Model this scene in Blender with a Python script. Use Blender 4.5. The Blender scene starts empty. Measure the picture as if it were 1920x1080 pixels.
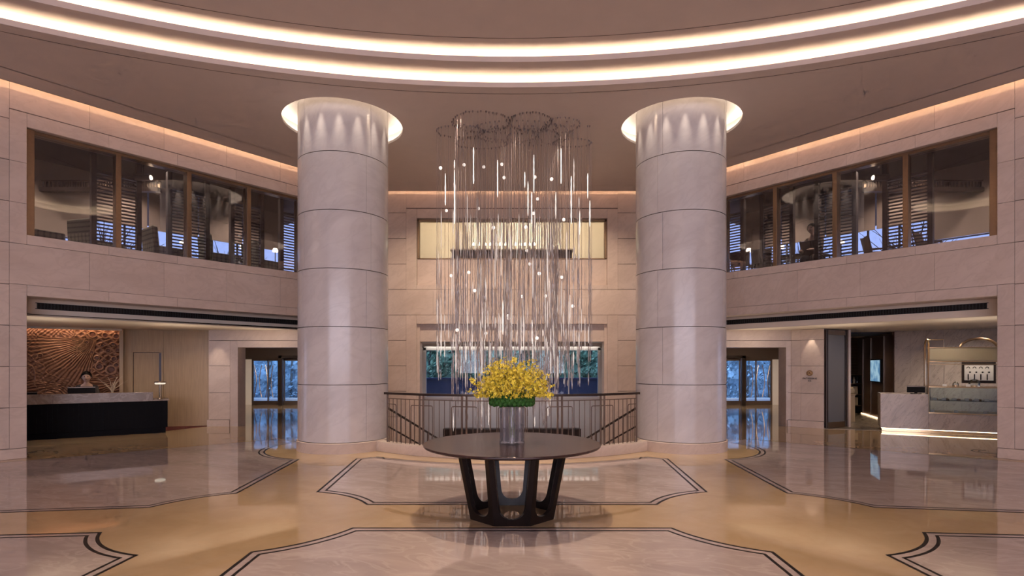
import bpy, bmesh, math, random
from mathutils import Vector, Matrix, noise
PI = math.pi
random.seed(7)
SC = bpy.context.scene
COL = SC.collection

# ------------------------------------------------------------------ camera, world, exposure, main lights
cd = bpy.data.cameras.new('camera'); cam = bpy.data.objects.new('camera', cd); COL.objects.link(cam)
cam.location = (0.0, 0.0, 1.63); cam.rotation_euler = (PI/2, 0, 0)
cd.sensor_width = 36.0; cd.lens = 36.0*1034/1920; cd.shift_y = 144/1920; cd.clip_end = 200
SC.camera = cam
SC.view_settings.view_transform = 'Standard'; SC.view_settings.look = 'None'
SC.view_settings.exposure = 0.12; SC.view_settings.gamma = 1.0
SC.view_settings.use_curve_mapping = False
try:
    SC.cycles.max_bounces = 6; SC.cycles.diffuse_bounces = 4; SC.cycles.glossy_bounces = 3; SC.cycles.transmission_bounces = 3; SC.cycles.transparent_max_bounces = 16;
    SC.cycles.use_adaptive_sampling = True; SC.cycles.adaptive_threshold = 0.07; SC.cycles.adaptive_min_samples = 12; SC.cycles.sample_clamp_indirect = 4.0
    SC.cycles.caustics_reflective = False; SC.cycles.caustics_refractive = False
    SC.cycles.use_denoising = True
except Exception: pass
wd = bpy.data.worlds.new('dusk'); SC.world = wd; wd.use_nodes = True
wn = wd.node_tree; bg = wn.nodes['Background']
tc = wn.nodes.new('ShaderNodeTexCoord'); sx = wn.nodes.new('ShaderNodeSeparateXYZ'); rp = wn.nodes.new('ShaderNodeValToRGB')
wn.links.new(tc.outputs['Generated'], sx.inputs[0]); wn.links.new(sx.outputs['Z'], rp.inputs[0]); wn.links.new(rp.outputs[0], bg.inputs[0])
rp.color_ramp.elements[0].position = 0.0; rp.color_ramp.elements[0].color = (0.36, 0.44, 0.72, 1)
rp.color_ramp.elements[1].position = 0.7; rp.color_ramp.elements[1].color = (0.20, 0.36, 0.80, 1)
bg.inputs[1].default_value = 2.3

def area_light(name, loc, rot, sx_, sy_, power, color, spread=PI):
    l = bpy.data.lights.new(name, 'AREA'); l.shape = 'RECTANGLE'; l.size = sx_; l.size_y = sy_
    l.energy = power; l.color = color; l.spread = spread
    o = bpy.data.objects.new(name, l); o.location = loc; o.rotation_euler = rot; COL.objects.link(o); return o
def can_lights(name, loc, sx_, sy_, power, color, nx=2, ny=2, angle=150):
    for i in range(nx):
        for j in range(ny):
            x = loc[0]+(i-(nx-1)/2)*sx_/max(1, nx); y = loc[1]+(j-(ny-1)/2)*sy_/max(1, ny)
            spot_light(name, (x, y, loc[2]), (x, y, loc[2]-1), power*1.6/(nx*ny), color, angle, .9, .06)
def spot_light(name, loc, target, power, color, angle=60, blend=.5, r=.05):
    l = bpy.data.lights.new(name, 'SPOT'); l.energy = power; l.color = color
    l.spot_size = math.radians(angle); l.spot_blend = blend; l.shadow_soft_size = r
    o = bpy.data.objects.new(name, l); o.location = loc
    o.rotation_euler = (Vector(target)-Vector(loc)).to_track_quat('-Z', 'Y').to_euler(); COL.objects.link(o); return o
WARM = (1.0, .74, .52); WARM2 = (1.0, .66, .40); LILAC = (.86, .82, 1.0)
# daylight from the glazed entrance behind the camera
area_light('entrance_daylight', (0, -14, 3.6), (PI/2, 0, 0), 24, 5.5, 1850, LILAC)
# dome downlight above the table, plus unseen fill spots added around it
spot_light('dome_downlight', (0, 6.0, 6.70), (0, 6.0, 0), 640, WARM, 70, .6, .10)
for x, y in ((-3.2, 5.8), (3.2, 5.8), (-6.4, 6.3), (6.4, 6.3), (-2.6, 2.6), (2.6, 2.6), (0, 8.4)):
    spot_light('dome_downlight', (x, y, 6.70), (x, y, 0), 105, WARM, 100, .8, .12)

for x in (-2.4, -.8, .8, 2.4):
    spot_light('wall_washer', (x, 13.0, 6.33), (x, 15.6, 1.8), 330, (1, .76, .56), 85, .9, .08)  # unseen spots added to brighten the back wall

for x, y in ((-1.0, 10.4), (0, 10.3), (1.0, 10.4), (-1.0, 11.8), (0, 11.9), (1.0, 11.8)):
    spot_light('crystal_downlight', (x, y, 6.33), (x*.9, y, 0), 260, (1, .84, .72), 46, .8, .04)

# ------------------------------------------------------------------ materials
MATS = {}
def lin(c): return tuple(((v/255+.055)/1.055)**2.4 if v > 10 else v/255/12.92 for v in c)
class N:
    def __init__(s, name):
        s.m = bpy.data.materials.new(name); s.m.use_nodes = True; s.t = s.m.node_tree; s.b = s.t.nodes['Principled BSDF']; MATS[name] = s.m
    def n(s, typ, **kw):
        o = s.t.nodes.new(typ)
        for k, v in kw.items(): setattr(o, k, v)
        return o
    def l(s, a, b): s.t.links.new(a, b)
def simple(name, col, rough=.5, metal=0.0, var=0.0, scale=3.0, bump=0.0, stretch=(1,1,1), coat=0.0, detail=4, coord='Object', ior=None, isl=0.0):
    q = N(name); b = q.b
    b.inputs['Roughness'].default_value = rough; b.inputs['Metallic'].default_value = metal
    if ior: b.inputs['IOR'].default_value = ior
    b.inputs['Coat Weight'].default_value = coat; b.inputs['Coat Roughness'].default_value = .08
    t = q.n('ShaderNodeTexCoord'); mp = q.n('ShaderNodeMapping'); mp.inputs['Scale'].default_value = stretch
    q.l(t.outputs[coord], mp.inputs[0])
    nz = q.n('ShaderNodeTexNoise'); nz.inputs['Scale'].default_value = scale; nz.inputs['Detail'].default_value = detail; nz.inputs['Roughness'].default_value = .6
    q.l(mp.outputs[0], nz.inputs['Vector'])
    r = q.n('ShaderNodeValToRGB'); q.l(nz.outputs['Fac'], r.inputs[0])
    r.color_ramp.elements[0].position = .3; r.color_ramp.elements[1].position = .7
    r.color_ramp.elements[0].color = tuple(max(0, c*(1-var)) for c in col)+(1,)
    r.color_ramp.elements[1].color = tuple(min(1, c*(1+var)) for c in col)+(1,)
    out = r.outputs[0]
    if isl:
        g = q.n('ShaderNodeNewGeometry'); mr = q.n('ShaderNodeMapRange'); mr.inputs[3].default_value = 1-isl; mr.inputs[4].default_value = 1+isl
        q.l(g.outputs['Random Per Island'], mr.inputs[0])
        mx = q.n('ShaderNodeMix', data_type='RGBA', blend_type='MULTIPLY'); mx.inputs[0].default_value = 1
        q.l(out, mx.inputs[6]); q.l(mr.outputs[0], mx.inputs[7]); out = mx.outputs[2]
    q.l(out, b.inputs['Base Color'])
    if bump:
        bp = q.n('ShaderNodeBump'); bp.inputs['Strength'].default_value = bump; bp.inputs['Distance'].default_value = .02
        q.l(nz.outputs['Fac'], bp.inputs['Height']); q.l(bp.outputs[0], b.inputs['Normal'])
    return q.m
def marble(name, c1, c2, vein, rough=.1, scale=1.2, veinw=.06, coat=0, vs=(1, 1, 1), isl=0.0, veinamt=.6, ior=1.5, rot=(.45, .55, 0)):
    q = N(name); b = q.b; b.inputs['Roughness'].default_value = rough; b.inputs['IOR'].default_value = ior
    t = q.n('ShaderNodeTexCoord'); mp = q.n('ShaderNodeMapping'); mp.inputs['Scale'].default_value = vs
    mr0 = q.n('ShaderNodeMapping'); mr0.inputs['Rotation'].default_value = (rot[0], rot[1], rot[2]); q.l(t.outputs['Object'], mr0.inputs[0]); q.l(mr0.outputs[0], mp.inputs[0])
    nz = q.n('ShaderNodeTexNoise'); nz.inputs['Scale'].default_value = scale; nz.inputs['Detail'].default_value = 8; nz.inputs['Roughness'].default_value = .62; nz.inputs['Distortion'].default_value = .6
    q.l(mp.outputs[0], nz.inputs['Vector'])
    r = q.n('ShaderNodeValToRGB'); q.l(nz.outputs['Fac'], r.inputs[0])
    r.color_ramp.elements[0].position = .33; r.color_ramp.elements[1].position = .67
    r.color_ramp.elements[0].color = c1+(1,); r.color_ramp.elements[1].color = c2+(1,)
    n2 = q.n('ShaderNodeTexNoise'); n2.inputs['Scale'].default_value = scale*1.7; n2.inputs['Detail'].default_value = 5; n2.inputs['Distortion'].default_value = 1.5
    q.l(mp.outputs[0], n2.inputs['Vector'])
    s1 = q.n('ShaderNodeMath', operation='SUBTRACT'); s1.inputs[1].default_value = .5; q.l(n2.outputs['Fac'], s1.inputs[0])
    s2 = q.n('ShaderNodeMath', operation='ABSOLUTE'); q.l(s1.outputs[0], s2.inputs[0])
    mr = q.n('ShaderNodeMapRange'); mr.inputs[1].default_value = 0; mr.inputs[2].default_value = veinw; mr.inputs[3].default_value = veinamt; mr.inputs[4].default_value = 0
    q.l(s2.outputs[0], mr.inputs[0])
    mx = q.n('ShaderNodeMix', data_type='RGBA'); q.l(mr.outputs[0], mx.inputs[0]); q.l(r.outputs[0], mx.inputs[6]); mx.inputs[7].default_value = vein+(1,)
    out = mx.outputs[2]
    if isl:
        g = q.n('ShaderNodeNewGeometry'); m3 = q.n('ShaderNodeMapRange'); m3.inputs[3].default_value = 1-isl; m3.inputs[4].default_value = 1+isl
        q.l(g.outputs['Random Per Island'], m3.inputs[0])
        m4 = q.n('ShaderNodeMix', data_type='RGBA', blend_type='MULTIPLY'); m4.inputs[0].default_value = 1
        q.l(out, m4.inputs[6]); q.l(m3.outputs[0], m4.inputs[7]); out = m4.outputs[2]
    q.l(out, b.inputs['Base Color']); return q.m
def emit(name, col, strength):
    q = N(name); q.b.inputs['Base Color'].default_value = (0, 0, 0, 1)
    q.b.inputs['Emission Color'].default_value = col+(1,); q.b.inputs['Emission Strength'].default_value = strength; return q.m
def pane(name, tint=(1, 1, 1), refl=1.0, ior=1.5, rough=0.0, milk=0.0, milkcol=(1, 1, 1)):
    q = N(name); q.t.nodes.remove(q.b)
    tr = q.n('ShaderNodeBsdfTransparent'); tr.inputs[0].default_value = tint+(1,)
    gl = q.n('ShaderNodeBsdfGlossy'); gl.inputs['Roughness'].default_value = rough
    fr = q.n('ShaderNodeFresnel'); fr.inputs[0].default_value = ior
    mu = q.n('ShaderNodeMath', operation='MULTIPLY'); mu.inputs[1].default_value = refl; mu.use_clamp = True; q.l(fr.outputs[0], mu.inputs[0])
    mx = q.n('ShaderNodeMixShader'); q.l(mu.outputs[0], mx.inputs[0]); q.l(tr.outputs[0], mx.inputs[1]); q.l(gl.outputs[0], mx.inputs[2])
    out = mx.outputs[0]
    if milk:
        df = q.n('ShaderNodeBsdfDiffuse'); df.inputs[0].default_value = milkcol+(1,); tl = q.n('ShaderNodeBsdfTranslucent'); tl.inputs[0].default_value = milkcol+(1,)
        m0 = q.n('ShaderNodeMixShader'); m0.inputs[0].default_value = .5; q.l(df.outputs[0], m0.inputs[1]); q.l(tl.outputs[0], m0.inputs[2])
        m2 = q.n('ShaderNodeMixShader'); m2.inputs[0].default_value = milk; q.l(out, m2.inputs[1]); q.l(m0.outputs[0], m2.inputs[2]); out = m2.outputs[0]
    q.l(out, q.t.nodes['Material Output'].inputs[0]); return q.m

M_wall = marble('limestone_wall', (.60, .485, .415), (.69, .57, .495), (.53, .42, .355), rough=.32, scale=1.1, isl=.05, veinamt=.35, vs=(1, 1, 2.2))
M_col = marble('pale_column_marble', (.60, .555, .545), (.70, .66, .645), (.46, .42, .41), rough=.2, scale=.7, isl=.03, veinamt=.18, vs=(1.1, 1.1, 2.6))
M_groove = simple('joint_shadow_grout', (.16, .12, .10), .8)
M_ceil = simple('plaster_ceiling', (.68, .585, .535), .85, var=.02)
M_cream = simple('cream_plaster', (.72, .63, .53), .7, var=.02)
M_white = simple('white_plaster', (.80, .76, .72), .7, var=.02)
M_yfloor = marble('golden_beige_marble', (.47, .335, .195), (.56, .41, .25), (.51, .34, .19), rough=.035, scale=1.6, veinamt=.25, ior=1.75)
M_pfloor = marble('pink_beige_marble', (.41, .335, .32), (.54, .45, .435), (.61, .53, .51), rough=.035, ior=1.75, scale=.9, veinw=.05, veinamt=.45, vs=(1, 2.4, 1), rot=(0, 0, .3))
M_black = simple('black_inlay', (.012, .008, .007), .4, ior=1.25)
M_bronze = simple('brushed_bronze', (.33, .225, .145), .32, metal=.9, var=.06, scale=20)
M_brass = simple('polished_brass', (.80, .58, .34), .22, metal=1.0)
M_steel = simple('satin_champagne_steel', (.22, .165, .135), .3, metal=.8)
M_darkm = simple('dark_bronze_metal', (.055, .038, .030), .35, metal=.6)
M_darkwood = simple('dark_stained_wood', (.013, .008, .007), .32, var=.3, scale=8, stretch=(1, 1, .12), ior=1.3)
M_tabletop = simple('dark_walnut_top', (.052, .026, .023), .22, var=.35, scale=7, stretch=(.25, 3, 1), ior=1.4)
M_blackpanel = simple('black_desk_panel', (.006, .005, .006), .45, ior=1.15)
M_taupe = marble('taupe_marble', (.22, .155, .115), (.32, .235, .18), (.42, .33, .27), rough=.2, scale=2.2, veinamt=.5)
M_oak = simple('pale_oak_veneer', (.46, .33, .20), .38, var=.10, scale=6, stretch=(6, 6, .35))
M_walnut = simple('brown_walnut_panel', (.085, .045, .028), .3, var=.35, scale=7, stretch=(4, 4, .3))
M_greym = marble('grey_veined_marble', (.50, .43, .39), (.64, .56, .51), (.27, .22, .20), rough=.22, scale=1.3, veinw=.028, veinamt=.5, vs=(.8, .8, 3.4), rot=(.75, .75, 0))
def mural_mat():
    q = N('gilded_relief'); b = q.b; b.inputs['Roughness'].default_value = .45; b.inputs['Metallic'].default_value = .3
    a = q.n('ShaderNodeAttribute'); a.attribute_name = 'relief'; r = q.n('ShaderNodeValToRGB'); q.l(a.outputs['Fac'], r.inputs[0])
    r.color_ramp.elements[0].color = (.10, .034, .022, 1); r.color_ramp.elements[1].color = (.27, .135, .078, 1); q.l(r.outputs[0], b.inputs['Base Color']); return q.m  # relief shading put into the colour: pale ridges, dark recesses by height
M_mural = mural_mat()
M_red = simple('maroon_runner', (.16, .035, .035), .8)
M_grille = simple('dark_grille', (.03, .03, .032), .5, metal=.4)
M_dceil = simple('dark_ceiling', (.022, .020, .024), .6)
M_louv = simple('dark_louvre_wood', (.050, .032, .024), .45, var=.2, scale=6)
M_blind = simple('roller_blind_fabric', (.42, .345, .29), .9, var=.03)
M_beige = simple('beige_wallpaper', (.50, .40, .29), .8, var=.04)
M_led = emit('led_strip_light', (1.0, .76, .52), 42)
M_led2 = emit('led_strip_warm', (1.0, .70, .47), 75)
M_ledw = emit('led_strip_neutral', (1.0, .82, .66), 28)
M_lamp = emit('lamp_glow', (1.0, .86, .64), 5)
M_winglass = pane('tinted_window_glass', (.84, .82, .86), refl=3.0, ior=1.5)
M_doorglass = pane('door_glass', (.93, .97, 1.0), refl=1.0)
M_caseglass = pane('case_glass', (.92, .96, .97), refl=.9)
M_frost = pane('ribbed_frosted_glass', (.55, .55, .55), refl=1.0, rough=.25, milk=.72, milkcol=(.42, .39, .37))
M_cryst = pane('crystal_glass', (.90, .84, .84), refl=5.0, ior=1.5, rough=.12, milk=.42, milkcol=(1, .93, .89))
M_ball = None
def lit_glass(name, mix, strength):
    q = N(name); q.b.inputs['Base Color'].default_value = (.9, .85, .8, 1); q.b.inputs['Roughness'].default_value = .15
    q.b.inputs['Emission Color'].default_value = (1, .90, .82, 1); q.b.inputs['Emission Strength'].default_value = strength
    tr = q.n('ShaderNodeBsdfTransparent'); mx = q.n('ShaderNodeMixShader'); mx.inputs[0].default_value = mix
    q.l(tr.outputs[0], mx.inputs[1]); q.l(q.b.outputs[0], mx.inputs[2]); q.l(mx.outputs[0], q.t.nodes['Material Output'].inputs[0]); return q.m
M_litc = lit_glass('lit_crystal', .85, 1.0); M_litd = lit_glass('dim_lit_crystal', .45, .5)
M_wire = simple('suspension_wire', (.45, .37, .33), .5, metal=.3)
M_hook = simple('ceiling_fitting_metal', (.20, .155, .14), .4, metal=.7)
M_yel = simple('yellow_petal', (.92, .68, .07), .55, var=.25, scale=14, isl=.22)
M_green = simple('green_pompon', (.030, .115, .012), .7, var=.45, scale=30, isl=.25, bump=.5)
M_stem = simple('flower_stem', (.20, .24, .06), .6)
M_leafd = simple('hedge_leaf', (.11, .19, .13), .6, var=.5, scale=2, isl=.45)
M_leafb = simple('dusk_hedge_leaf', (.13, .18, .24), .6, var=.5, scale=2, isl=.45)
M_trunk = simple('bark', (.05, .04, .04), .8)
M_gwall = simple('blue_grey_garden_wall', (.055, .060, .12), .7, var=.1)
M_ground = simple('outdoor_paving', (.30, .32, .36), .8, var=.1)
M_skin = simple('skin', (.60, .40, .31), .55)
M_hair = simple('black_hair', (.009, .006, .005), .7, ior=1.2)
M_jacket = simple('charcoal_jacket', (.055, .045, .045), .8)
M_brownj = simple('brown_jumper', (.16, .10, .07), .8)
M_monitor = simple('black_plastic', (.010, .009, .010), .5, ior=1.2)
M_card = simple('white_card', (.85, .82, .78), .6)
M_twig = simple('pale_twig', (.62, .50, .36), .6)
M_tile = simple('patterned_tile_floor', (.34, .27, .20), .25, var=.35, scale=9)
M_cushion = simple('cream_fabric', (.60, .47, .30), .9, var=.1)
M_chairw = simple('chair_wood', (.045, .026, .018), .4)
M_leath = simple('brown_leather', (.085, .050, .036), .5)
def screen_mat():
    q = N('screen_picture'); b = q.b; b.inputs['Base Color'].default_value = (0, 0, 0, 1)
    t = q.n('ShaderNodeTexCoord'); nz = q.n('ShaderNodeTexNoise'); nz.inputs['Scale'].default_value = 4; q.l(t.outputs['Object'], nz.inputs[0])
    r = q.n('ShaderNodeValToRGB'); q.l(nz.outputs['Fac'], r.inputs[0])
    r.color_ramp.elements[0].position = .4; r.color_ramp.elements[0].color = (.10, .24, .42, 1); r.color_ramp.elements[1].position = .62; r.color_ramp.elements[1].color = (.35, .55, .68, 1)
    q.l(r.outputs[0], b.inputs['Emission Color']); b.inputs['Emission Strength'].default_value = .8; return q.m
M_screen = screen_mat()
def plaid_mat():
    q = N('plaid_upholstery'); b = q.b; b.inputs['Roughness'].default_value = .9
    t = q.n('ShaderNodeTexCoord'); sp = q.n('ShaderNodeSeparateXYZ'); q.l(t.outputs['Object'], sp.inputs[0])
    outs = []
    for ax, f in (('X', 62), ('Y', 62), ('Z', 62)):
        m = q.n('ShaderNodeMath', operation='MULTIPLY'); m.inputs[1].default_value = f; q.l(sp.outputs[ax], m.inputs[0])
        s = q.n('ShaderNodeMath', operation='SINE'); q.l(m.outputs[0], s.inputs[0]); g = q.n('ShaderNodeMath', operation='GREATER_THAN'); g.inputs[1].default_value = .45; q.l(s.outputs[0], g.inputs[0]); outs.append(g.outputs[0])
    a = q.n('ShaderNodeMath', operation='MAXIMUM'); q.l(outs[0], a.inputs[0]); q.l(outs[1], a.inputs[1])
    c = q.n('ShaderNodeMath', operation='ADD'); q.l(a.outputs[0], c.inputs[0]); q.l(outs[2], c.inputs[1])
    d = q.n('ShaderNodeMath', operation='MULTIPLY'); d.inputs[1].default_value = .5; q.l(c.outputs[0], d.inputs[0])
    r = q.n('ShaderNodeValToRGB'); q.l(d.outputs[0], r.inputs[0])
    r.color_ramp.elements[0].color = (.30, .29, .22, 1); r.color_ramp.elements[1].color = (.05, .06, .05, 1)
    q.l(r.outputs[0], b.inputs['Base Color']); return q.m
M_plaid = plaid_mat()

# ------------------------------------------------------------------ mesh helpers
class MB:
    def __init__(s): s.v = []; s.f = []
    def hexa(s, p):   # p[0..3] bottom ring, p[4..7] top ring
        b = len(s.v); s.v += [tuple(q) for q in p]
        s.f += [(b, b+3, b+2, b+1), (b+4, b+5, b+6, b+7)]+[(b+i, b+(i+1) % 4, b+4+(i+1) % 4, b+4+i) for i in range(4)]; return s
    def box(s, x0, x1, y0, y1, z0, z1, fr=None):
        fr = fr or (lambda a, b, c: (a, b, c))
        return s.hexa([fr(x0, y0, z0), fr(x1, y0, z0), fr(x1, y1, z0), fr(x0, y1, z0), fr(x0, y0, z1), fr(x1, y0, z1), fr(x1, y1, z1), fr(x0, y1, z1)])
    def quad(s, *p):
        b = len(s.v); s.v += [tuple(q) for q in p]; s.f.append(tuple(range(b, b+len(p)))); return s
    def tube(s, pts, r, n=8, cap=True, closed=False):
        pts = [Vector(p) for p in pts]; m = len(pts); b0 = len(s.v); prev = None
        rr = r if isinstance(r, (list, tuple)) else [r]*m
        for i, p in enumerate(pts):
            if closed: d = pts[(i+1) % m]-pts[i-1]
            else: d = (pts[min(i+1, m-1)]-pts[max(i-1, 0)])
            d.normalize()
            if prev is None:
                a = Vector((0, 0, 1)) if abs(d.z) < .9 else Vector((1, 0, 0)); u = d.cross(a).normalized()
            else: u = (prev-d*prev.dot(d)).normalized()
            prev = u; w = d.cross(u)
            for k in range(n):
                t = 2*PI*k/n; s.v.append(tuple(p+(u*math.cos(t)+w*math.sin(t))*rr[i]))
        for i in range(m if closed else m-1):
            for k in range(n):
                a = b0+i*n+k; b = b0+i*n+(k+1) % n; j = (i+1) % m
                s.f.append((a, b, b0+j*n+(k+1) % n, b0+j*n+k))
        if cap and not closed:
            s.f.append(tuple(b0+k for k in range(n))[::-1]); s.f.append(tuple(b0+(m-1)*n+k for k in range(n)))
        return s
    def lathe(s, prof, c=(0, 0, 0), n=48, a0=0, a1=2*PI, closed_prof=False):
        full = abs(a1-a0-2*PI) < 1e-6; m = n if full else n+1; b0 = len(s.v); P = len(prof)
        for i in range(m):
            t = a0+(a1-a0)*i/n
            for r, z in prof: s.v.append((c[0]+r*math.cos(t), c[1]+r*math.sin(t), c[2]+z))
        for i in range(n):
            j = (i+1) % m
            for k in range(P if closed_prof else P-1):
                q = (k+1) % P; s.f.append((b0+i*P+k, b0+j*P+k, b0+j*P+q, b0+i*P+q))
        if closed_prof and not full:
            s.f.append(tuple(b0+k for k in range(P))); s.f.append(tuple(b0+(m-1)*P+k for k in range(P))[::-1])
        return s
    def sphere(s, c, r, n=10, m=6, sc=(1, 1, 1)):
        b0 = len(s.v)
        s.v.append((c[0], c[1], c[2]+r*sc[2]))
        for i in range(1, m):
            t = PI*i/m
            for k in range(n): s.v.append((c[0]+r*sc[0]*math.sin(t)*math.cos(2*PI*k/n), c[1]+r*sc[1]*math.sin(t)*math.sin(2*PI*k/n), c[2]+r*sc[2]*math.cos(t)))
        s.v.append((c[0], c[1], c[2]-r*sc[2])); e = len(s.v)-1
        for k in range(n):
            s.f.append((b0, b0+1+k, b0+1+(k+1) % n)); s.f.append((e, e-n+(k+1) % n, e-n+k))
            for i in range(m-2):
                a = b0+1+i*n; s.f.append((a+k, a+n+k, a+n+(k+1) % n, a+(k+1) % n))
        return s
    def ext(s, poly, z0, z1):  # extruded plan polygon
        b = len(s.v); n = len(poly); s.v += [(x, y, z0) for x, y in poly]+[(x, y, z1) for x, y in poly]
        s.f.append(tuple(range(b, b+n))[::-1]); s.f.append(tuple(range(b+n, b+2*n)))
        for i in range(n): s.f.append((b+i, b+(i+1) % n, b+n+(i+1) % n, b+n+i))
        return s
    def mesh(s, name, smooth=False, recalc=True, bevel=0):
        me = bpy.data.meshes.new(name); me.from_pydata(s.v, [], s.f)
        if recalc or bevel:
            bm = bmesh.new(); bm.from_mesh(me)
            if bevel: bmesh.ops.bevel(bm, geom=[e for e in bm.edges if len(e.link_faces) == 2 and e.calc_face_angle(0) > .5], offset=bevel, segments=1, affect='EDGES')
            bmesh.ops.recalc_face_normals(bm, faces=bm.faces); bm.to_mesh(me); bm.free()
        if smooth:
            me.shade_smooth()
            try: me.set_sharp_from_angle(angle=math.radians(35))
            except Exception: pass
        return me
    def build(s, name, mat, parent=None, smooth=False, recalc=True, bevel=0, label=None):
        me = s.mesh(name, smooth, recalc, bevel); me.materials.append(mat)
        o = bpy.data.objects.new(name, me); COL.objects.link(o)
        if parent is not None:
            o.parent = parent; o.matrix_parent_inverse = parent.matrix_basis.inverted()
        if label: o['label'] = label
        return o
def tag(o, label=None, cat=None, group=None, kind=None):
    if label: o['label'] = label
    if cat: o['category'] = cat
    if group: o['group'] = group
    if kind: o['kind'] = kind
    return o
def struct(o): o['kind'] = 'structure'; return o
def empty(name, loc=(0, 0, 0), rz=0.0):
    o = bpy.data.objects.new(name, None); COL.objects.link(o); o.location = loc; o.rotation_euler = (0, 0, rz); o.empty_display_size = .1
    o.matrix_basis = Matrix.Translation(Vector(loc)) @ Matrix.Rotation(rz, 4, 'Z'); return o
def local(o, parent):   # meshes built in the parent's own coordinates
    o.matrix_parent_inverse = Matrix.Identity(4); return o
def part(mb, name, mat, parent, **kw):
    o = mb.build(name, mat, parent, **kw); o.matrix_parent_inverse = Matrix.Identity(4); return o
def copy_tree(o, parent=None):
    c = o.copy(); COL.objects.link(c)
    if parent is not None: c.parent = parent
    for ch in [x for x in o.children]: copy_tree(ch, c)
    return c
def place(o, loc, rz=0.0): o.matrix_basis = Matrix.Translation(Vector(loc)) @ Matrix.Rotation(rz, 4, 'Z'); return o

# local frames of the two side walls: s along the wall (0 = near jamb of the openings), t into the wall, z up
UX, UY = .628, .778
def frame(side):
    def f(s, t, z): return (side*(8.52-UX*s+UY*t), 9.68+UY*s+UX*t, z)
    return f
FL, FR = frame(-1), frame(1)
FR_OF = {'left': FL, 'right': FR}

# ------------------------------------------------------------------ ceiling
RC = (0.0, -5.8); ZC = 6.36
CX, CY, CR = 3.317, 10.88, .853
def fill_plane(name, loops, z, mat, parent=None):
    bm = bmesh.new(); edges = []
    for lp in loops:
        vs = [bm.verts.new((x, y, z)) for x, y in lp]
        for i in range(len(vs)): edges.append(bm.edges.new((vs[i], vs[(i+1) % len(vs)])))
    bmesh.ops.triangle_fill(bm, use_beauty=True, use_dissolve=False, edges=edges)
    me = bpy.data.meshes.new(name); bm.to_mesh(me); bm.free(); me.materials.append(mat)
    o = bpy.data.objects.new(name, me); COL.objects.link(o)
    if parent is not None: o.parent = parent
    return o
def circ(cx, cy, r, n=96): return [(cx+r*math.cos(2*PI*i/n), cy+r*math.sin(2*PI*i/n)) for i in range(n)]
def xy(p): return (p[0], p[1])
S1 = 6.9
outer = [xy(FL(-13, -.4, 0)), xy(FL(S1, -.4, 0)), (-3.6, 15.0), (3.6, 15.0), xy(FR(S1, -.4, 0)), xy(FR(-13, -.4, 0)), (17.5, -3), (17.5, -22.5), (-17.5, -22.5), (-17.5, -3)]
ceiling = struct(fill_plane('ceiling', [outer, circ(RC[0], RC[1], 15.2, 220), circ(-CX, CY, 1.14, 64), circ(CX, CY, 1.14, 64)], ZC, M_ceil))
cc = (RC[0], RC[1], 0)
MB().lathe([(15.2, ZC), (15.2, 6.443), (15.24, 6.443), (15.24, 6.38), (15.62, 6.38), (15.62, 6.55), (14.76, 6.55)], cc, 240).build('ceiling_step', M_ceil, ceiling, recalc=False)
RDC = (0.2, 6.0)
dome = fill_plane('ceiling_dome', [circ(RC[0], RC[1], 15.18, 240), circ(RDC[0], RDC[1], 1.30, 64)], 6.74, M_ceil, ceiling)
MB().lathe([(1.30, 6.74), (1.30, 6.79), (1.32, 6.79), (1.32, 6.76), (1.48, 6.76), (1.48, 7.0), (.02, 7.0)], RDC+(0,), 64).build('dome_recess', M_white, ceiling, recalc=False, smooth=True)
MB().lathe([(1.36, 6.765), (1.40, 6.765), (1.40, 6.775), (1.36, 6.775)], RDC+(0,), 64, closed_prof=True).build('light_strip', M_led, ceiling)
MB().lathe([(14.76, 6.55), (14.76, 6.64), (14.80, 6.64), (14.80, 6.57), (15.18, 6.57), (15.18, 6.74)], cc, 240).build('ceiling_step', M_ceil, ceiling, recalc=False)
MB().lathe([(15.42, ZC-.002), (15.435, ZC-.002)], cc, 240).build('shadow_gap', M_groove, ceiling, recalc=False)
MB().lathe([(14.42, 6.738), (14.435, 6.738)], cc, 240).build('shadow_gap', M_groove, ceiling, recalc=False)
MB().lathe([(15.32, 6.395), (15.36, 6.395), (15.36, 6.405), (15.32, 6.405)], cc, 240, closed_prof=True).build('light_strip', M_led, ceiling)
MB().lathe([(14.88, 6.585), (14.92, 6.585), (14.92, 6.595), (14.88, 6.595)], cc, 240, closed_prof=True).build('light_strip', M_led, ceiling)
for sx_ in (-1, 1):
    c = (sx_*CX, CY, 0)
    MB().lathe([(1.14, ZC), (1.14, 6.41), (1.16, 6.41), (1.16, 6.38), (1.28, 6.38), (1.28, 6.62), (.80, 6.62)], c, 80).build('column_recess', M_white, ceiling, recalc=False, smooth=True)
    MB().lathe([(1.19, 6.385), (1.22, 6.385), (1.22, 6.395), (1.19, 6.395)], c, 80, closed_prof=True).build('light_strip', M_ledw, ceiling)
    for k in range(16):
        a = 2*PI*(k+.5)/16
        x, y = c[0]+.945*math.cos(a), c[1]+.945*math.sin(a)
        spot_light('recess_downlight', (x, y, 6.58), (c[0]+.99*math.cos(a), c[1]+.99*math.sin(a), 0), 70, (1, .84, .68), 30, .9, .015)
    for k in range(10):
        a = 2*PI*k/10; spot_light('recess_downlight', (c[0]+1.06*math.cos(a), c[1]+1.06*math.sin(a), 6.5), (c[0]+1.2*math.cos(a), c[1]+1.2*math.sin(a), 0), 230, (1, .78, .52), 15, 1, .03)
for k in range(7):
    a = math.radians(228+14*k); spot_light('kerb_downlight', (4.02*math.cos(a), 13.3+4.02*math.sin(a), 6.34), (4.05*math.cos(a), 13.3+4.05*math.sin(a), 0), 190, (1, .78, .54), 15, 1, .03)
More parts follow.
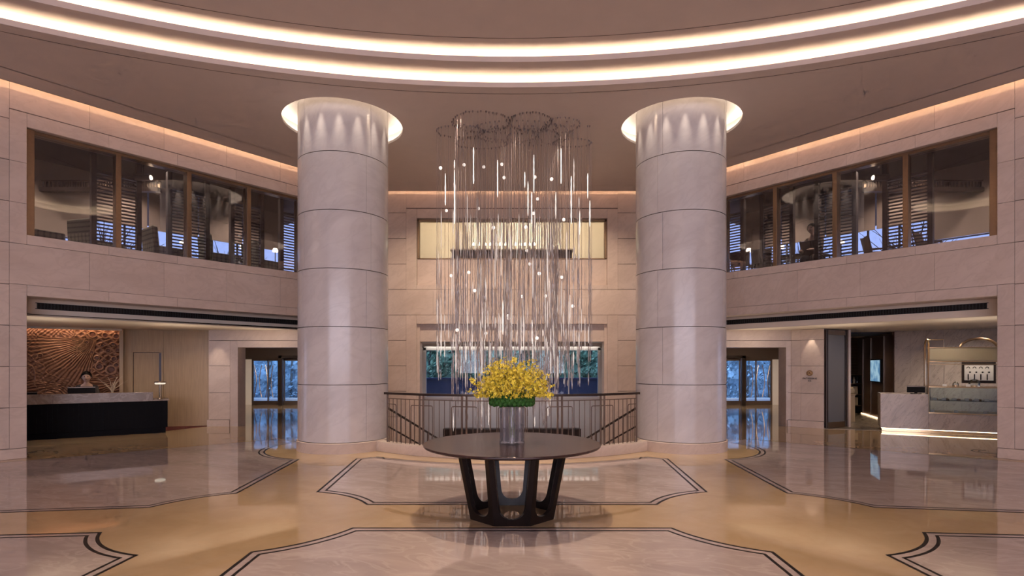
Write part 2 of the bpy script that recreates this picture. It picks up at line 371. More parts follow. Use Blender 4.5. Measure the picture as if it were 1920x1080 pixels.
# wall-washing slots between ceiling and walls
for f in (FL, FR):
    MB().box(-13, S1+.3, -.42, -.40, ZC, 6.42, f).box(-13, S1+.3, -.9, -.42, 6.405, 6.42, f).box(-13, S1+.3, -.92, -.9, 6.36, 6.8, f).box(-13, S1+.3, -.92, .1, 6.78, 6.8, f).build('slot_cover', M_ceil, ceiling)
    MB().box(-13, S1, -.60, -.57, 6.43, 6.44, f).build('light_strip', M_led2, ceiling)
MB().box(-4, 4, 15.0, 15.02, ZC, 6.42).box(-4, 4, 14.55, 15.0, 6.405, 6.42).box(-4, 4, 14.53, 14.55, 6.36, 6.8).box(-4, 4, 14.53, 15.5, 6.78, 6.8).build('slot_cover', M_ceil, ceiling)
MB().box(-3.8, 3.8, 14.80, 14.83, 6.43, 6.44).build('light_strip', M_led2, ceiling)

# ------------------------------------------------------------------ side walls
ZR = [0, .18, .89, 1.60, 2.31, 3.02, 3.74, 4.45, 5.16, 5.87, 6.78]
SW = 6.75
def panels(mb, rects, f, t=-.015, g=.006):
    for s0, s1, z0, z1 in rects: mb.box(s0+.0015, s1-.0015, t, .0, z0+g, z1-g, f)
MULL = [.12, 1.39, 2.67, 3.95, 5.22, 6.49]
for side in ('left', 'right'):
    f = FR_OF[side]
    core = MB()
    core.box(-13, 0, 0, .45, 0, 6.78, f).box(0, SW, 0, .45, 2.84, 3.91, f).box(0, SW, 0, .45, 5.80, 6.78, f).box(SW, SW+.6, 0, .45, 0, 6.78, f)
    w = struct(core.build('wall_'+side, M_wall, bevel=0))
    back = MB()
    back.box(-13, -.23, -.004, .001, 0, 6.7, f)
    p = MB()
    ss = [-13, -11.8, -10.6, -9.4, -8.2, -7, -5.8, -4.6, -3.4, -2.2, -1.0]
    for i in range(len(ss)):
        s0 = ss[i]; s1 = ss[i+1] if i+1 < len(ss) else -.23
        for k in range(1, len(ZR)-1): panels(p, [(s0, s1, ZR[k], ZR[k+1])], f)
    # band between openings, above window, frame pieces
    for (s0, s1) in ((-.23, .9), (.9, 2.15), (2.15, 3.4), (3.4, 4.65), (4.65, 5.9), (5.9, SW+.6)):
        panels(p, [(s0, s1, 3.03, 3.74), (s0, s1, 6.05, 6.78)], f, g=.004)
    for (s0, s1) in ((0, 1.2), (1.2, 2.4), (2.4, 3.6), (3.6, 4.8), (4.8, 6.0), (6.0, SW)):
        panels(p, [(s0, s1, 2.84, 3.03)], f, t=-.02, g=.002); panels(p, [(s0, s1, 3.74, 3.91)], f, t=-.02, g=.002); panels(p, [(s0, s1, 5.80, 6.04)], f, t=-.02, g=.002)
    for z0, z1 in ((.18, .89), (.89, 1.6), (1.6, 2.31), (2.31, 3.03), (3.74, 4.45), (4.45, 5.16), (5.16, 6.04)):
        panels(p, [(-.23, 0, z0, z1)], f, t=-.02, g=.002)
    back.box(-.23, SW+.6, -.004, .001, 3.0, 3.8, f).box(-.23, SW+.6, -.004, .001, 5.95, 6.78, f).box(-.23, -.003, -.004, .001, 0, 6.1, f)
    back.build('joint', M_groove, w); p.build('stone_panel', M_wall, w, bevel=.003)
    pl = struct(MB().box(-13, -.0, -.05, 0, 0, .175, f).box(-.02, .0, -.05, .45, 0, .175, f).build('baseboard_'+side, M_wall, bevel=.008))
    # reveal lining and the fascia with the air grille
    fa = struct(MB().box(-.1, SW, .45, .60, 2.525, 3.0, f).build('trim_%d' % (1 if side == 'left' else 2), M_cream))
    MB().box(.22, SW, .440, .449, 2.665, 2.765, f).build('grille_back', M_black, fa)
    gr = MB()
    k = .22
    gr.box(.20, SW, .432, .45, 2.762, 2.772, f).box(.20, SW, .432, .45, 2.655, 2.665, f)
    for zz in (2.68, 2.70, 2.72, 2.74): gr.box(.22, SW, .432, .438, zz-.002, zz+.002, f)
    while k < SW: gr.box(k, k+.012, .430, .442, 2.665, 2.762, f); k += .05
    gr.build('air_grille', M_grille, fa)
    # upper window
    wn_ = struct(empty('window_%d' % (1 if side == 'left' else 2), f(0, .2, 3.91)))
    fm = MB()
    fm.box(0, SW, .10, .30, 5.74, 5.80, f).box(0, SW, .14, .26, 3.91, 3.925, f).box(0, .12, .06, .30, 3.91, 5.80, f)
    for m_ in MULL[1:]: fm.box(m_-.045, m_+.045, .08, .28, 3.91, 5.76, f)
    fm.build('window_frame', M_bronze, wn_, bevel=.004)
    for i in range(len(MULL)-1):
        a, b = MULL[i], MULL[i+1]-.045
        MB().box(a, b, .175, .187, 3.92, 5.75, f).build('window_pane', M_winglass, wn_)

struct(MB().box(-17.7, 17.7, -22.7, -22.5, 0, 6.8).build('wall_entrance', M_wall)); struct(MB().box(-17.7, -17.5, -22.5, -1.0, 0, 6.8).build('wall_left_rear', M_wall)); struct(MB().box(17.5, 17.7, -22.5, -1.0, 0, 6.8).build('wall_right_rear', M_wall))

# ------------------------------------------------------------------ columns
for sx_ in (-1, 1):
    base = empty('column', (sx_*CX, CY, 0))
    MB().lathe([(.80, 0), (.80, 6.62)], (sx_*CX, CY, 0), 64).build('joint', M_groove, base, smooth=True)
    zs = [.20, 1.262, 2.328, 3.394, 4.46, 5.526, 6.62]
    b = MB()
    for i in range(6):
        for q in range(4):
            a0 = PI/4+.12*(i % 2)+q*PI/2; g = .003
            z0, z1 = zs[i]+.006, zs[i+1]-.006
            b.lathe([(.84, z0), (CR, z0), (CR, z1), (.84, z1)], (sx_*CX, CY, 0), 28, a0+g, a0+PI/2-g, closed_prof=True)
    b.build('shaft', M_col, base, smooth=True)
    MB().lathe([(.80, 0), (CR+.022, 0), (CR+.022, .185), (CR+.012, .197), (.80, .197)], (sx_*CX, CY, 0), 96, closed_prof=True).build('plinth', M_wall, base, smooth=True)
    tag(base, 'massive round pale marble column %s of the hanging crystals, top in a glowing ceiling recess' % ('left' if sx_ < 0 else 'right'), 'column', 'round marble columns'); base['kind'] = 'structure'

# ------------------------------------------------------------------ floor
KC = (0.0, 13.3)
def arc(cx, cy, r, a0, a1, n=24): return [(cx+r*math.cos(math.radians(a0+(a1-a0)*i/n)), cy+r*math.sin(math.radians(a0+(a1-a0)*i/n))) for i in range(n+1)]
hole = [(-3.9, 19.4), (-3.9, 11.2)]+arc(KC[0], KC[1], 3.62, 217, 323, 40)+[(3.9, 11.2), (3.9, 19.4)]
floor = struct(fill_plane('floor', [[(-19, -22.5), (19, -22.5), (19, 24), (-19, 24)], hole], 0, M_yfloor))
def bite(p0, p1, c, n=16):
    a0 = math.atan2(p0[1]-c[1], p0[0]-c[0]); a1 = math.atan2(p1[1]-c[1], p1[0]-c[0])
    while a1-a0 > PI: a1 -= 2*PI
    while a1-a0 < -PI: a1 += 2*PI
    r0 = math.hypot(p0[0]-c[0], p0[1]-c[1]); r1 = math.hypot(p1[0]-c[0], p1[1]-c[1])
    return [(c[0]+(r0+(r1-r0)*i/n)*math.cos(a0+(a1-a0)*i/n), c[1]+(r0+(r1-r0)*i/n)*math.sin(a0+(a1-a0)*i/n)) for i in range(n+1)]
def offs(pts, d):
    out = []
    for i, p in enumerate(pts):
        a = Vector(pts[max(i-1, 0)]); b = Vector(p); c = Vector(pts[min(i+1, len(pts)-1)])
        n1 = (b-a) if i > 0 else (c-b); n2 = (c-b) if i < len(pts)-1 else (b-a)
        n1 = Vector((-n1.y, n1.x)).normalized(); n2 = Vector((-n2.y, n2.x)).normalized()
        m = (n1+n2); m = m.normalized() if m.length > 1e-6 else n1
        k = max(.3, m.dot(n1)); out.append((b.x+m.x*d/k, b.y+m.y*d/k))
    return out
def line_strip(mb, pts, d0, d1, z=.0012):
    A = offs(pts, d0); B = offs(pts, d1); b = len(mb.v)
    for a_, b_ in zip(A, B): mb.v += [(a_[0], a_[1], z), (b_[0], b_[1], z)]
    for i in range(len(A)-1): mb.f.append((b+2*i, b+2*i+1, b+2*i+3, b+2*i+2))
def mir(pts): return [(-x, y) for x, y in pts][::-1]
BC = (-2.93, 5.90)
def panel_floor(poly): fill_plane('marble_panel', [poly], .0006, M_pfloor, floor)
def lines(chain, sgn=1):
    mb = MB()
    line_strip(mb, chain, 0, .032*sgn); line_strip(mb, chain, .090*sgn, .120*sgn); mb.build('border_line', M_black, floor, recalc=False)
# central panel behind the table (counter-clockwise)
halfL = arc(-CX, CY, 1.43, math.degrees(math.atan2(9.79-CY, -2.42+CX)), math.degrees(math.atan2(9.62-CY, -2.73+CX)), 8)
ar = arc(KC[0], KC[1], 4.25, 304.7, 235.3, 40)
ch = ar[len(ar)//2:]+halfL+[(-2.51, 7.06)]+bite((-2.51, 7.06), (-1.70, 6.42), BC)[1:]
loop = ch+[(x, y) for x, y in mir(ch)][0:-1]
panel_floor(loop); lines(loop+[loop[0], loop[1]], 1)
# near panel below the camera
ch = [(-2.15, 1.0), (-2.28, 4.81)]
chain = [(-2.15, 1.0)]+bite((-2.28, 4.81), (-1.60, 5.52), BC)
fullc = chain+mir(chain)
panel_floor(fullc); lines(fullc, -1)
for s_ in (-1, 1):
    # big side panel
    br = bite((-4.13, 6.29), (-3.48, 6.99), BC)
    rg = arc(-CX, CY, 1.42, math.degrees(math.atan2(9.57-CY, -3.64+CX)), 153-360, 24)
    chain = [(-14, 4.78), (-5.63, 6.07)]+br+rg
    poly = chain+[(-5.1, 12.07), (-8.53, 9.16), (-14, 4.86)]
    chain2 = [(-4.2, 12.87), (-8.53, 9.16), (-14, 4.5)]
    if s_ > 0: chain = [(-x, y) for x, y in chain]; poly = [(-x, y) for x, y in poly]; chain2 = [(-x, y) for x, y in chain2]
    poly = [p for p in poly if abs(p[0]) < 13.99 or p[1] > 4.8 or True]
    panel_floor(poly[:-1]+[((-14 if s_ < 0 else 14), 4.80)])
    lines(chain, 1 if s_ < 0 else -1)
    mb = MB(); line_strip(mb, chain2, 0, .02); mb.build('border_line', M_black, floor, recalc=False)
    # near side panel
    chain = [(-14, 4.35), (-4.91, 5.29)]+bite((-3.99, 5.37), (-3.2, 4.73), BC)+[(-3.25, 1.0)]
    if s_ > 0: chain = [(-x, y) for x, y in chain]
    panel_floor(chain+[((-14 if s_ < 0 else 14), 1.0)]); lines(chain, -1 if s_ < 0 else 1)
    # small curl of inlay inside the opening
    mb = MB(); cur = [(s_*(9.05-.25*math.cos(a)), 10.33+.18*math.sin(a)) for a in [i*PI/10-PI/2 for i in range(11)]]
    line_strip(mb, cur, 0, .03); line_strip(mb, cur, .1, .13); mb.build('border_line', M_black, floor, recalc=False)

# ------------------------------------------------------------------ back wall, stairwell, rear window
YB = 15.4
def FB(s, t, z): return (s, YB+t, z)
bw = MB()
bw.box(-4.3, -2.66, 0, .45, -1.7, 6.78, FB).box(2.66, 4.3, 0, .45, -1.7, 6.78, FB).box(-2.66, 2.66, 0, .45, 5.72, 6.78, FB).box(-2.66, 2.66, 0, .45, 2.77, 3.86, FB)
bw.box(-2.66, 2.66, .12, .45, 3.86, 4.62, FB)
wall_back = struct(bw.build('wall_back', M_wall))
p = MB(); bk = MB().box(-4.3, -2.95, -.004, .001, -1.6, 6.7, FB).box(2.95, 4.3, -.004, .001, -1.6, 6.7, FB).box(-2.95, 2.95, -.004, .001, 5.9, 6.7, FB).box(-2.95, 2.95, -.004, .001, 3.0, 3.7, FB)
ZB = [-1.24, -.53, .18, .89, 1.60, 2.31, 3.02, 3.73, 4.44, 5.15, 5.87]
for k in range(len(ZB)-1):
    if abs(ZB[k]-3.02) < .01:
        for a, b in ((-4.3, -2.2), (-2.2, 0), (0, 2.2), (2.2, 4.3)): panels(p, [(a, b, 3.02, 3.73)], FB)
    else: panels(p, [(-4.3, -2.95, ZB[k], ZB[k+1]), (2.95, 4.3, ZB[k], ZB[k+1])], FB)
for a, b in ((-4.3, -2.95), (-2.95, -1), (-1, 1), (1, 2.95), (2.95, 4.3)): panels(p, [(a, b, 6.0 if abs(a+b) < 5 else 5.87, 6.78)], FB)
for z0, z1 in ((-1.6, 3.02), (3.73, 5.98)): panels(p, [(-2.95, -2.66, z0, z1), (2.66, 2.95, z0, z1)], FB, t=-.02, g=.003)
panels(p, [(-2.66, 2.66, 2.77, 3.02), (-2.66, 2.66, 3.73, 3.86), (-2.66, 2.66, 5.72, 5.98)], FB, t=-.02, g=.003)
bk.build('joint', M_groove, wall_back); p.build('stone_panel', M_wall, wall_back, bevel=.003)
# narrower inner frame of the lower opening
MB().box(-2.66, -2.58, .05, .45, -1.7, 2.77, FB).box(2.58, 2.66, .05, .45, -1.7, 2.77, FB).box(-2.66, 2.66, .10, .45, 2.28, 2.77, FB).build('inner_frame', M_wall, wall_back, bevel=.004)
w3 = struct(empty('window_3', (0, YB+.2, 4.62)))
fm = MB().box(-2.66, -2.60, .10, .22, 4.60, 5.72, FB).box(2.60, 2.66, .10, .22, 4.60, 5.72, FB).box(-2.66, 2.66, .10, .22, 5.66, 5.72, FB).box(-2.66, 2.66, .10, .22, 4.60, 4.63, FB)
fm.build('window_frame', M_bronze, w3, bevel=.004)
MB().box(-2.6, 2.6, .15, .16, 4.63, 5.66, FB).build('window_pane', M_doorglass, w3)
# room behind the upper back window
rb = struct(MB().box(-4.2, 4.2, 19.0, 19.1, 4.1, 7.0).box(-4.3, -4.2, YB+.45, 19.1, 4.1, 7.0).box(4.2, 4.3, YB+.45, 19.1, 4.1, 7.0).box(-4.2, 4.2, YB+.45, 19.1, 6.9, 7.0).build('wall_lounge', M_beige))
struct(MB().box(-4.3, 4.3, YB+.45, 19.1, 4.1, 4.3).build('floor_lounge', M_darkwood))
cu = MB()
for k in range(56):
    x = -1.6+k*3.3/56; cu.box(x, x+.040, 18.80+.03*math.sin(k*1.7), 18.86+.03*math.sin(k*1.7), 4.6, 6.88)
tag(cu.build('curtain', M_cream), 'cream pleated curtain behind the upper back window', 'curtain')
can_lights('lounge_ceiling_light', (0, 17.0, 6.85), 5, 1.5, 230, (1, .84, .58), 4, 1)
for x in (-2.6, -.9, .9, 2.6): spot_light('lounge_wall_light', (x, 16.6, 6.8), (x, 19.0, 5.4), 300, (1, .82, .60), 110, .9, .08)  # added fill spots that lift the far lounge wall and curtain
bar = empty('bar_counter', (0, 17.6, 4.3)); 
MB().box(-1.9, 1.9, 17.4, 17.9, 4.3, 5.24).build('front', M_chairw, bar); MB().box(-1.95, 1.95, 17.35, 17.95, 5.24, 5.28).build('top', M_taupe, bar)
tag(bar, 'long dark bar counter lined with small lamps seen through the upper back window', 'counter')
lp0 = empty('table_lamp', (0, 0, 0))
part(MB().lathe([(0, 0), (.04, 0), (.04, .01), (.008, .02), (.008, .16), (0, .16)], n=12), 'base', M_brass, lp0, smooth=True)
part(MB().lathe([(.02, .15), (.045, .16), (.035, .23), (.012, .25)], n=12, closed_prof=True), 'lamp_shade', M_lamp, lp0, smooth=True)
names = ['first', 'second', 'third', 'fourth', 'fifth', 'sixth', 'seventh', 'eighth', 'ninth', 'tenth', 'eleventh', 'twelfth']
for i, px in enumerate((888, 899, 910, 920, 930, 938, 948, 967, 976, 984, 993, 1002)):
    o = lp0 if i == 0 else copy_tree(lp0)
    place(o, ((px-960)/1034*17.6, 17.6, 5.281))
    tag(o, 'small glowing lamp, %s from left on the bar behind the back window' % names[i], 'lamp', 'glowing lamps on the upstairs bar')

# pit
pit = struct(MB().box(-3.9, 3.9, 9.4, 19.5, -1.75, -1.7).build('floor_lower', M_pfloor))
pw = MB()
pw.box(-4.0, -3.9, 11.0, 18.6, -1.7, -.002).box(3.9, 4.0, 11.0, 18.6, -1.7, -.002)
A = arc(KC[0], KC[1], 3.62, 217, 323, 40); B = arc(KC[0], KC[1], 3.66, 217, 323, 40)
for i in range(40):
    pw.hexa([A[i]+(-1.7,), A[i+1]+(-1.7,), B[i+1]+(-1.7,), B[i]+(-1.7,), A[i]+(-.002,), A[i+1]+(-.002,), B[i+1]+(-.002,), B[i]+(-.002,)])
struct(pw.build('wall_stairwell', M_wall))
# kerb
kb = MB(); a0, a1 = 219.5, 320.5
kb.lathe([(3.64, .002), (3.84, .002), (3.84, .165), (3.83, .18), (3.64, .18)], (KC[0], KC[1], 0), 72, math.radians(a0), math.radians(a1), closed_prof=True)
struct(kb.build('trim_3', M_wall, smooth=True))
# lower rear room and its picture window
YW = 18.6
lr = MB().box(-3.9, 3.9, YW, YW+.3, -1.7, .52).box(-3.9, -2.98, YW, YW+.3, .52, 2.6).box(2.98, 3.9, YW, YW+.3, .52, 2.6)
lr.box(-3.9, 3.9, YW, YW+.3, 2.20, 2.6)
struct(lr.build('wall_rear', M_white))
struct(MB().box(-3.9, 3.9, YB+.45, YW, 2.35, 2.6).build('ceiling_rear', M_white))
MB().box(-2.9, 2.9, 18.46, 18.54, 2.27, 2.28).build('light_strip', emit('rear_led', (1, .94, .88), 3.5), bpy.data.objects['ceiling_rear']); MB().box(-3.2, 3.2, 18.40, 18.43, 2.24, 2.35).build('cove_lip', M_white, bpy.data.objects['ceiling_rear']); can_lights('rear_downlight', (0, 17.0, 2.3), 5, 1, 60, (.95, .92, 1.0), 4, 1)
w4 = struct(empty('window_4', (0, YW+.1, .52)))
MB().box(-2.98, -2.90, YW-.02, YW+.12, .52, 2.20).box(2.90, 2.98, YW-.02, YW+.12, .52, 2.20).box(-2.98, 2.98, YW-.02, YW+.12, 2.12, 2.20).box(-2.98, 2.98, YW-.03, YW+.12, .50, .56).box(1.90, 1.93, YW, YW+.1, .55, 2.14).box(-.97, -.94, YW, YW+.1, .55, 2.14).build('window_frame', M_white, w4)
MB().box(-2.9, 2.9, YW+.05, YW+.06, .56, 2.12).build('window_pane', M_doorglass, w4)
ld = MB().box(-2.2, 2.2, 17.6, 18.0, -1.7, -.42)
for k in range(20): ld.box(-2.2+k*.22, -2.09+k*.22, 17.58, 17.62, -.60, -.44)
struct(ld.build('trim_4', M_darkm))
# stair flights on both sides
for s_ in (-1, 1):
    def FS(u, v, z, s_=s_):   # u along the descending run, v to the back
        dx, dy = .47, .883
        return (s_*(2.78-dx*u+dy*v*1.0), 10.75+dy*u+dx*v, z)
    st = MB()
    for k in range(9):
        z1 = -.02-.165*(k+1)+.165; st.box(.10+k*.34, .10+(k+1)*.34+.02, .02, 1.12, -1.7, z1-.165, FS)
    stp = st.build('staircase', M_taupe, bevel=.006)
    tag(stp, 'brown stone stair flight descending behind the %s end of the curved railing' % ('left' if s_ < 0 else 'right'), 'stairs', 'stair flights below the crystals')
    root = empty('stair_railing', FS(0, 0, 0))
    hr = MB(); hr.tube([FS(-.05, 0, 1.03), FS(2.9, 0, -.38)], .024, 8); hr.build('handrail', M_darkm, root)
    h2 = MB(); h2.tube([FS(-.05, 0, .66), FS(2.9, 0, -.75)], .018, 8); h2.build('handrail', M_darkm, root)
    for k in range(19):
        u = .02+k*.155; zt = 1.03-.478*(u+.05)
        MB().tube([FS(u, 0, zt-1.15), FS(u, 0, zt)], .007 if k % 6 else .016, 6).build('baluster', M_steel, root)
    tag(root, 'sloping metal stair handrail behind the %s end of the curved railing' % ('left' if s_ < 0 else 'right'), 'railing', 'sloping stair railings')

# ------------------------------------------------------------------ curved railing
rail = empty('curved_railing', (0, 9.49, .18))
RR = 3.74
def kp(deg, r=RR, z=0.0): return (KC[0]+r*math.cos(math.radians(deg)), KC[1]+r*math.sin(math.radians(deg)), z)
E0, E1 = 231.2, 308.8
pts = [kp(E0-1.2+(E1-E0+2.4)*i/48) for i in range(49)]
hr = MB()
for i in range(48):
    a, b = E0-1.0+(E1-E0+2)*i/48, E0-1.0+(E1-E0+2)*(i+1)/48
    p0, p1, p2, p3 = kp(a, RR-.035), kp(b, RR-.035), kp(b, RR+.035), kp(a, RR+.035)
    hr.hexa([p0[:2]+(1.075,), p1[:2]+(1.075,), p2[:2]+(1.075,), p3[:2]+(1.075,), p0[:2]+(1.115,), p1[:2]+(1.115,), p2[:2]+(1.115,), p3[:2]+(1.115,)])
hr.build('handrail', M_darkm, rail)
MB().tube([kp(E0+(E1-E0)*i/48, z=1.0) for i in range(49)], .009, 6).build('sub_rail', M_steel, rail)
NS = 6
for k in range(NS+1):
    th = E0+(E1-E0)*k/NS
    dd = .62 if 0 < k < NS else 0
    for sg in ((-1, 1) if dd else (0,)):
        q = kp(th+sg*dd); 
        MB().tube([q[:2]+(.18,), q[:2]+(1.08,)], .018, 8).build('post', M_steel, rail, smooth=True)
    # U-shaped frame astride each pair of posts
    w_ = 3.6
    us = [-1, 1] if 0 < k < NS else ([1] if k == 0 else [-1])
    path = []
    L = [(-w_, .19), (-w_, .86)]+[(-w_+.45*(1-math.cos(a)), .86+.035*math.sin(a)) for a in (PI/8, PI/4, PI*3/8)]+[(-w_+.45, .895), (w_-.45, .895)]+[(w_-.45+.45*math.sin(a), .86+.035*math.cos(a)) for a in (PI/8, PI/4, PI*3/8)]+[(w_, .86), (w_, .19)]
    if k == 0: L = [(0, .895)]+[q for q in L if q[0] > 0]
    if k == NS: L = [q for q in L if q[0] < 0]+[(0, .895)]
    MB().tube([kp(th+a, z=z) for a, z in L], .0085, 6).build('hoop', M_steel, rail, smooth=True)
nb = 48
for k in range(nb):
    th = E0+(E1-E0)*(k+.5)/nb
    q = kp(th); MB().tube([q[:2]+(.18,), q[:2]+(1.0,)], .007, 6).build('baluster', M_steel, rail)
tag(rail, 'curved metal balustrade with dark handrail on the stone kerb between the columns', 'railing')

# ------------------------------------------------------------------ centre table
TY = 6.0
tb = empty('round_table', (0, TY, 0))
part(MB().lathe([(0, .742), (.90, .742), (.945, .755), (.955, .765), (.955, .778), (.950, .782), (0, .782)], n=128), 'tabletop', M_tabletop, tb, smooth=True)
def leg_mesh(k):
    mb = MB(); r0, r1, H = .475, .625, .745
    # plate profile: from the base-centre of a face up along a corner edge
    for sg in (-1, 1):
        ang = math.radians(22.5+45*k); mid = ang+sg*math.radians(22.5)
        def P(z, u, d):  # u: 0 = corner .. 1 = face centre ; d thickness inward
            r = r0+(r1-r0)*z/H-d; c = Vector((r*math.cos(ang), r*math.sin(ang))); rm = r*math.cos(math.radians(22.5)); m = Vector((rm*math.cos(mid), rm*math.sin(mid)))
            q = c+(m-c)*u; return (q.x, q.y, z)
        rows = []
        for z in [0, .04, .068]+[.07+.13*(i/16)**2 for i in range(17)]+[.20+(H-.20)*i/8 for i in range(1, 9)]:
            half = (r0+(r1-r0)*z/H)*math.sin(math.radians(22.5))
            if z < .07: wd_ = half
            elif z < .20: wd_ = half-(half-.062+.012*(z/H))*max(0, 1-((.20-z)/.13)**2.4)**(1/2.4)
            else: wd_ = .062-.012*(z/H)
            rows.append((z, wd_/half))
        b = len(mb.v)
        for z, u in rows: mb.v += [P(z, 0, 0), P(z, u, 0), P(z, u, .045), P(z, 0, .045)]
        for i in range(len(rows)-1):
            for q in range(4): mb.f.append((b+4*i+q, b+4*i+(q+1) % 4, b+4*(i+1)+(q+1) % 4, b+4*(i+1)+q))
        mb.f.append((b, b+1, b+2, b+3)); e = b+4*(len(rows)-1); mb.f.append((e, e+1, e+2, e+3))
    return mb
for k in range(8): part(leg_mesh(k), 'leg', M_darkwood, tb)
tag(tb, 'large round dark wood pedestal table with an openwork faceted base', 'table')

# vase
vs = empty('glass_vase', (0, TY, .784))
def lobed(r, a, n=72, z=0): return [((r+a*math.cos(4*t))*math.cos(t), (r+a*math.cos(4*t))*math.sin(t), z) for t in [2*PI*i/n-PI/2 for i in range(n)]]
def glassmat(name, col=(1, 1, 1), ior=1.45):
    q = N(name); q.b.inputs['Base Color'].default_value = col+(1,); q.b.inputs['Roughness'].default_value = .0; q.b.inputs['Transmission Weight'].default_value = 1; q.b.inputs['IOR'].default_value = ior; return q.m
M_vase = pane('vase_glass', (.98, .98, .99), refl=.8, ior=1.45, rough=.02, milk=.09, milkcol=(.95, .93, 1))
M_tube = pane('vase_tube_glass', (.97, .97, .98), refl=.25, ior=1.4, milk=.05, milkcol=(.95, .93, 1))
mb = MB(); n = 72; prof = [(1.0, 0), (1.0, .01), (.97, .03), (.97, .37), (1.0, .39), (1.0, .42), (.90, .42), (.90, .39), (.87, .37), (.87, .03), (.85, .02)]
for sc_, z in prof: mb.v += [(x*sc_, y*sc_, z) for x, y, _ in lobed(.122, .016)]
for i in range(len(prof)-1):
    for k in range(n): mb.f.append((i*n+k, i*n+(k+1) % n, (i+1)*n+(k+1) % n, (i+1)*n+k))
mb.f.append(tuple(range(n))[::-1]); e = (len(prof)-1)*n; mb.f.append(tuple(range(e, e+n)))
part(mb, 'vase_body', M_vase, vs, smooth=True)
for q in range(4):
    a = PI/2*q; part(MB().tube([(.058*math.cos(a), .058*math.sin(a), .025), (.058*math.cos(a), .058*math.sin(a), .36)], .042, 20, cap=False), 'inner_tube', M_tube, vs, smooth=True)
tag(vs, 'tall clear glass vase with fluted sides at the middle of the round table', 'vase')

# flowers
fl = empty('flower_arrangement', (0, TY, 1.20))
rnd = random.Random(3)
for k in range(90):
    ring = k//30; a = 2*PI*(k % 30)/30+.1*ring; r = .222+.012*rnd.random()
    part(MB().sphere((r*math.cos(a), r*math.sin(a), .012+.034*ring+.010*rnd.random()), .027+.004*rnd.random(), 9, 6, (1, 1, 1.1)), 'green_bloom', M_green, fl, smooth=True)
part(MB().lathe([(0, -.02), (.12, -.02), (.19, .0), (.21, .06), (.16, .12), (0, .13)], n=32), 'moss_core', M_green, fl)
def blossom(mb, c, s, rr):
    n_ = Vector((rr.uniform(-1, 1), rr.uniform(-1.2, .6), rr.uniform(-.3, 1))).normalized(); u = n_.orthogonal().normalized(); w = n_.cross(u)
    for k in range(5):
        t = 2*PI*k/5+rr.random(); d = u*math.cos(t)+w*math.sin(t); e = n_.cross(d)
        b = len(mb.v); ln = s*rr.uniform(.8, 1.25)
        mb.v += [tuple(c), tuple(c+d*ln*.6+e*ln*.36+n_*ln*.12), tuple(c+d*ln+n_*ln*rr.uniform(-.1, .4)), tuple(c+d*ln*.6-e*ln*.36+n_*ln*.12)]
        mb.f.append((b, b+1, b+2, b+3))
for k in range(100):
    fz = ((k+.5)/100); el = math.asin(.02+.98*fz**1.1)-.05; az = k*2.39996
    R = .45-.08*math.sin(el)+rnd.uniform(-.10, .06)
    tip = Vector((R*math.cos(el)*math.cos(az), .82*R*math.cos(el)*math.sin(az), .08+(R*1.22)*math.sin(el)))
    root = Vector((.10*math.cos(az), .10*math.sin(az), .06))
    mid = (root+tip)/2+Vector((0, 0, .05)); mb = MB()
    cv = [root*(1-t)**2+mid*2*t*(1-t)+tip*t*t for t in [i/6 for i in range(7)]]
    sp = MB(); sp.tube(cv, .0018, 4)
    for j in range(22):
        t = rnd.uniform(.34, 1.0)**.8; c = root*(1-t)**2+mid*2*t*(1-t)+tip*t*t
        c = c+Vector((rnd.gauss(0, .026), rnd.gauss(0, .026), rnd.gauss(0, .022)))
        if c.z < .085: c.z = .085+rnd.random()*.03
        blossom(mb, c, rnd.uniform(.014, .022), rnd)
    o = part(mb, 'yellow_spray', M_yel, fl, recalc=False); q = part(sp, 'stem', M_stem, o, recalc=False)
stm = MB()
for k in range(12):
    a = k*.9; stm.tube([(.05*math.cos(a), .05*math.sin(a), .0), (.03*math.cos(a+1), .03*math.sin(a+1), -.36)], .004, 5)
part(stm, 'stem_bundle', M_stem, fl)
tag(fl, 'dome of yellow orchid sprays with green blooms in the glass vase', 'flowers')

# ------------------------------------------------------------------ side rooms common to both sides
def LF(p0, p1):
    d = Vector((p1[0]-p0[0], p1[1]-p0[1])); L = d.length; d.normalize(); n_ = Vector((-d.y, d.x))
    if n_.y < 0: n_ = -n_
    f = lambda s, t, z: (p0[0]+d.x*s+n_.x*t, p0[1]+d.y*s+n_.y*t, z)
    return f, L
def skin_mesh(name, V, E, R, sub=2):
    me = bpy.data.meshes.new(name); me.from_pydata(V, E, []); ob = bpy.data.objects.new(name, me); COL.objects.link(ob)
    md = ob.modifiers.new('skin', 'SKIN'); md.use_smooth_shade = True
    for i, r in enumerate(R):
        sv = me.skin_vertices[0].data[i]; sv.radius = (r, r) if not isinstance(r, tuple) else r; sv.use_root = (i == 0)
    ss = ob.modifiers.new('sub', 'SUBSURF'); ss.levels = sub; ss.render_levels = sub
    bpy.context.view_layer.update(); dg = bpy.context.evaluated_depsgraph_get()
    out = bpy.data.meshes.new_from_object(ob.evaluated_get(dg)); bpy.data.objects.remove(ob); out.name = name
    return out
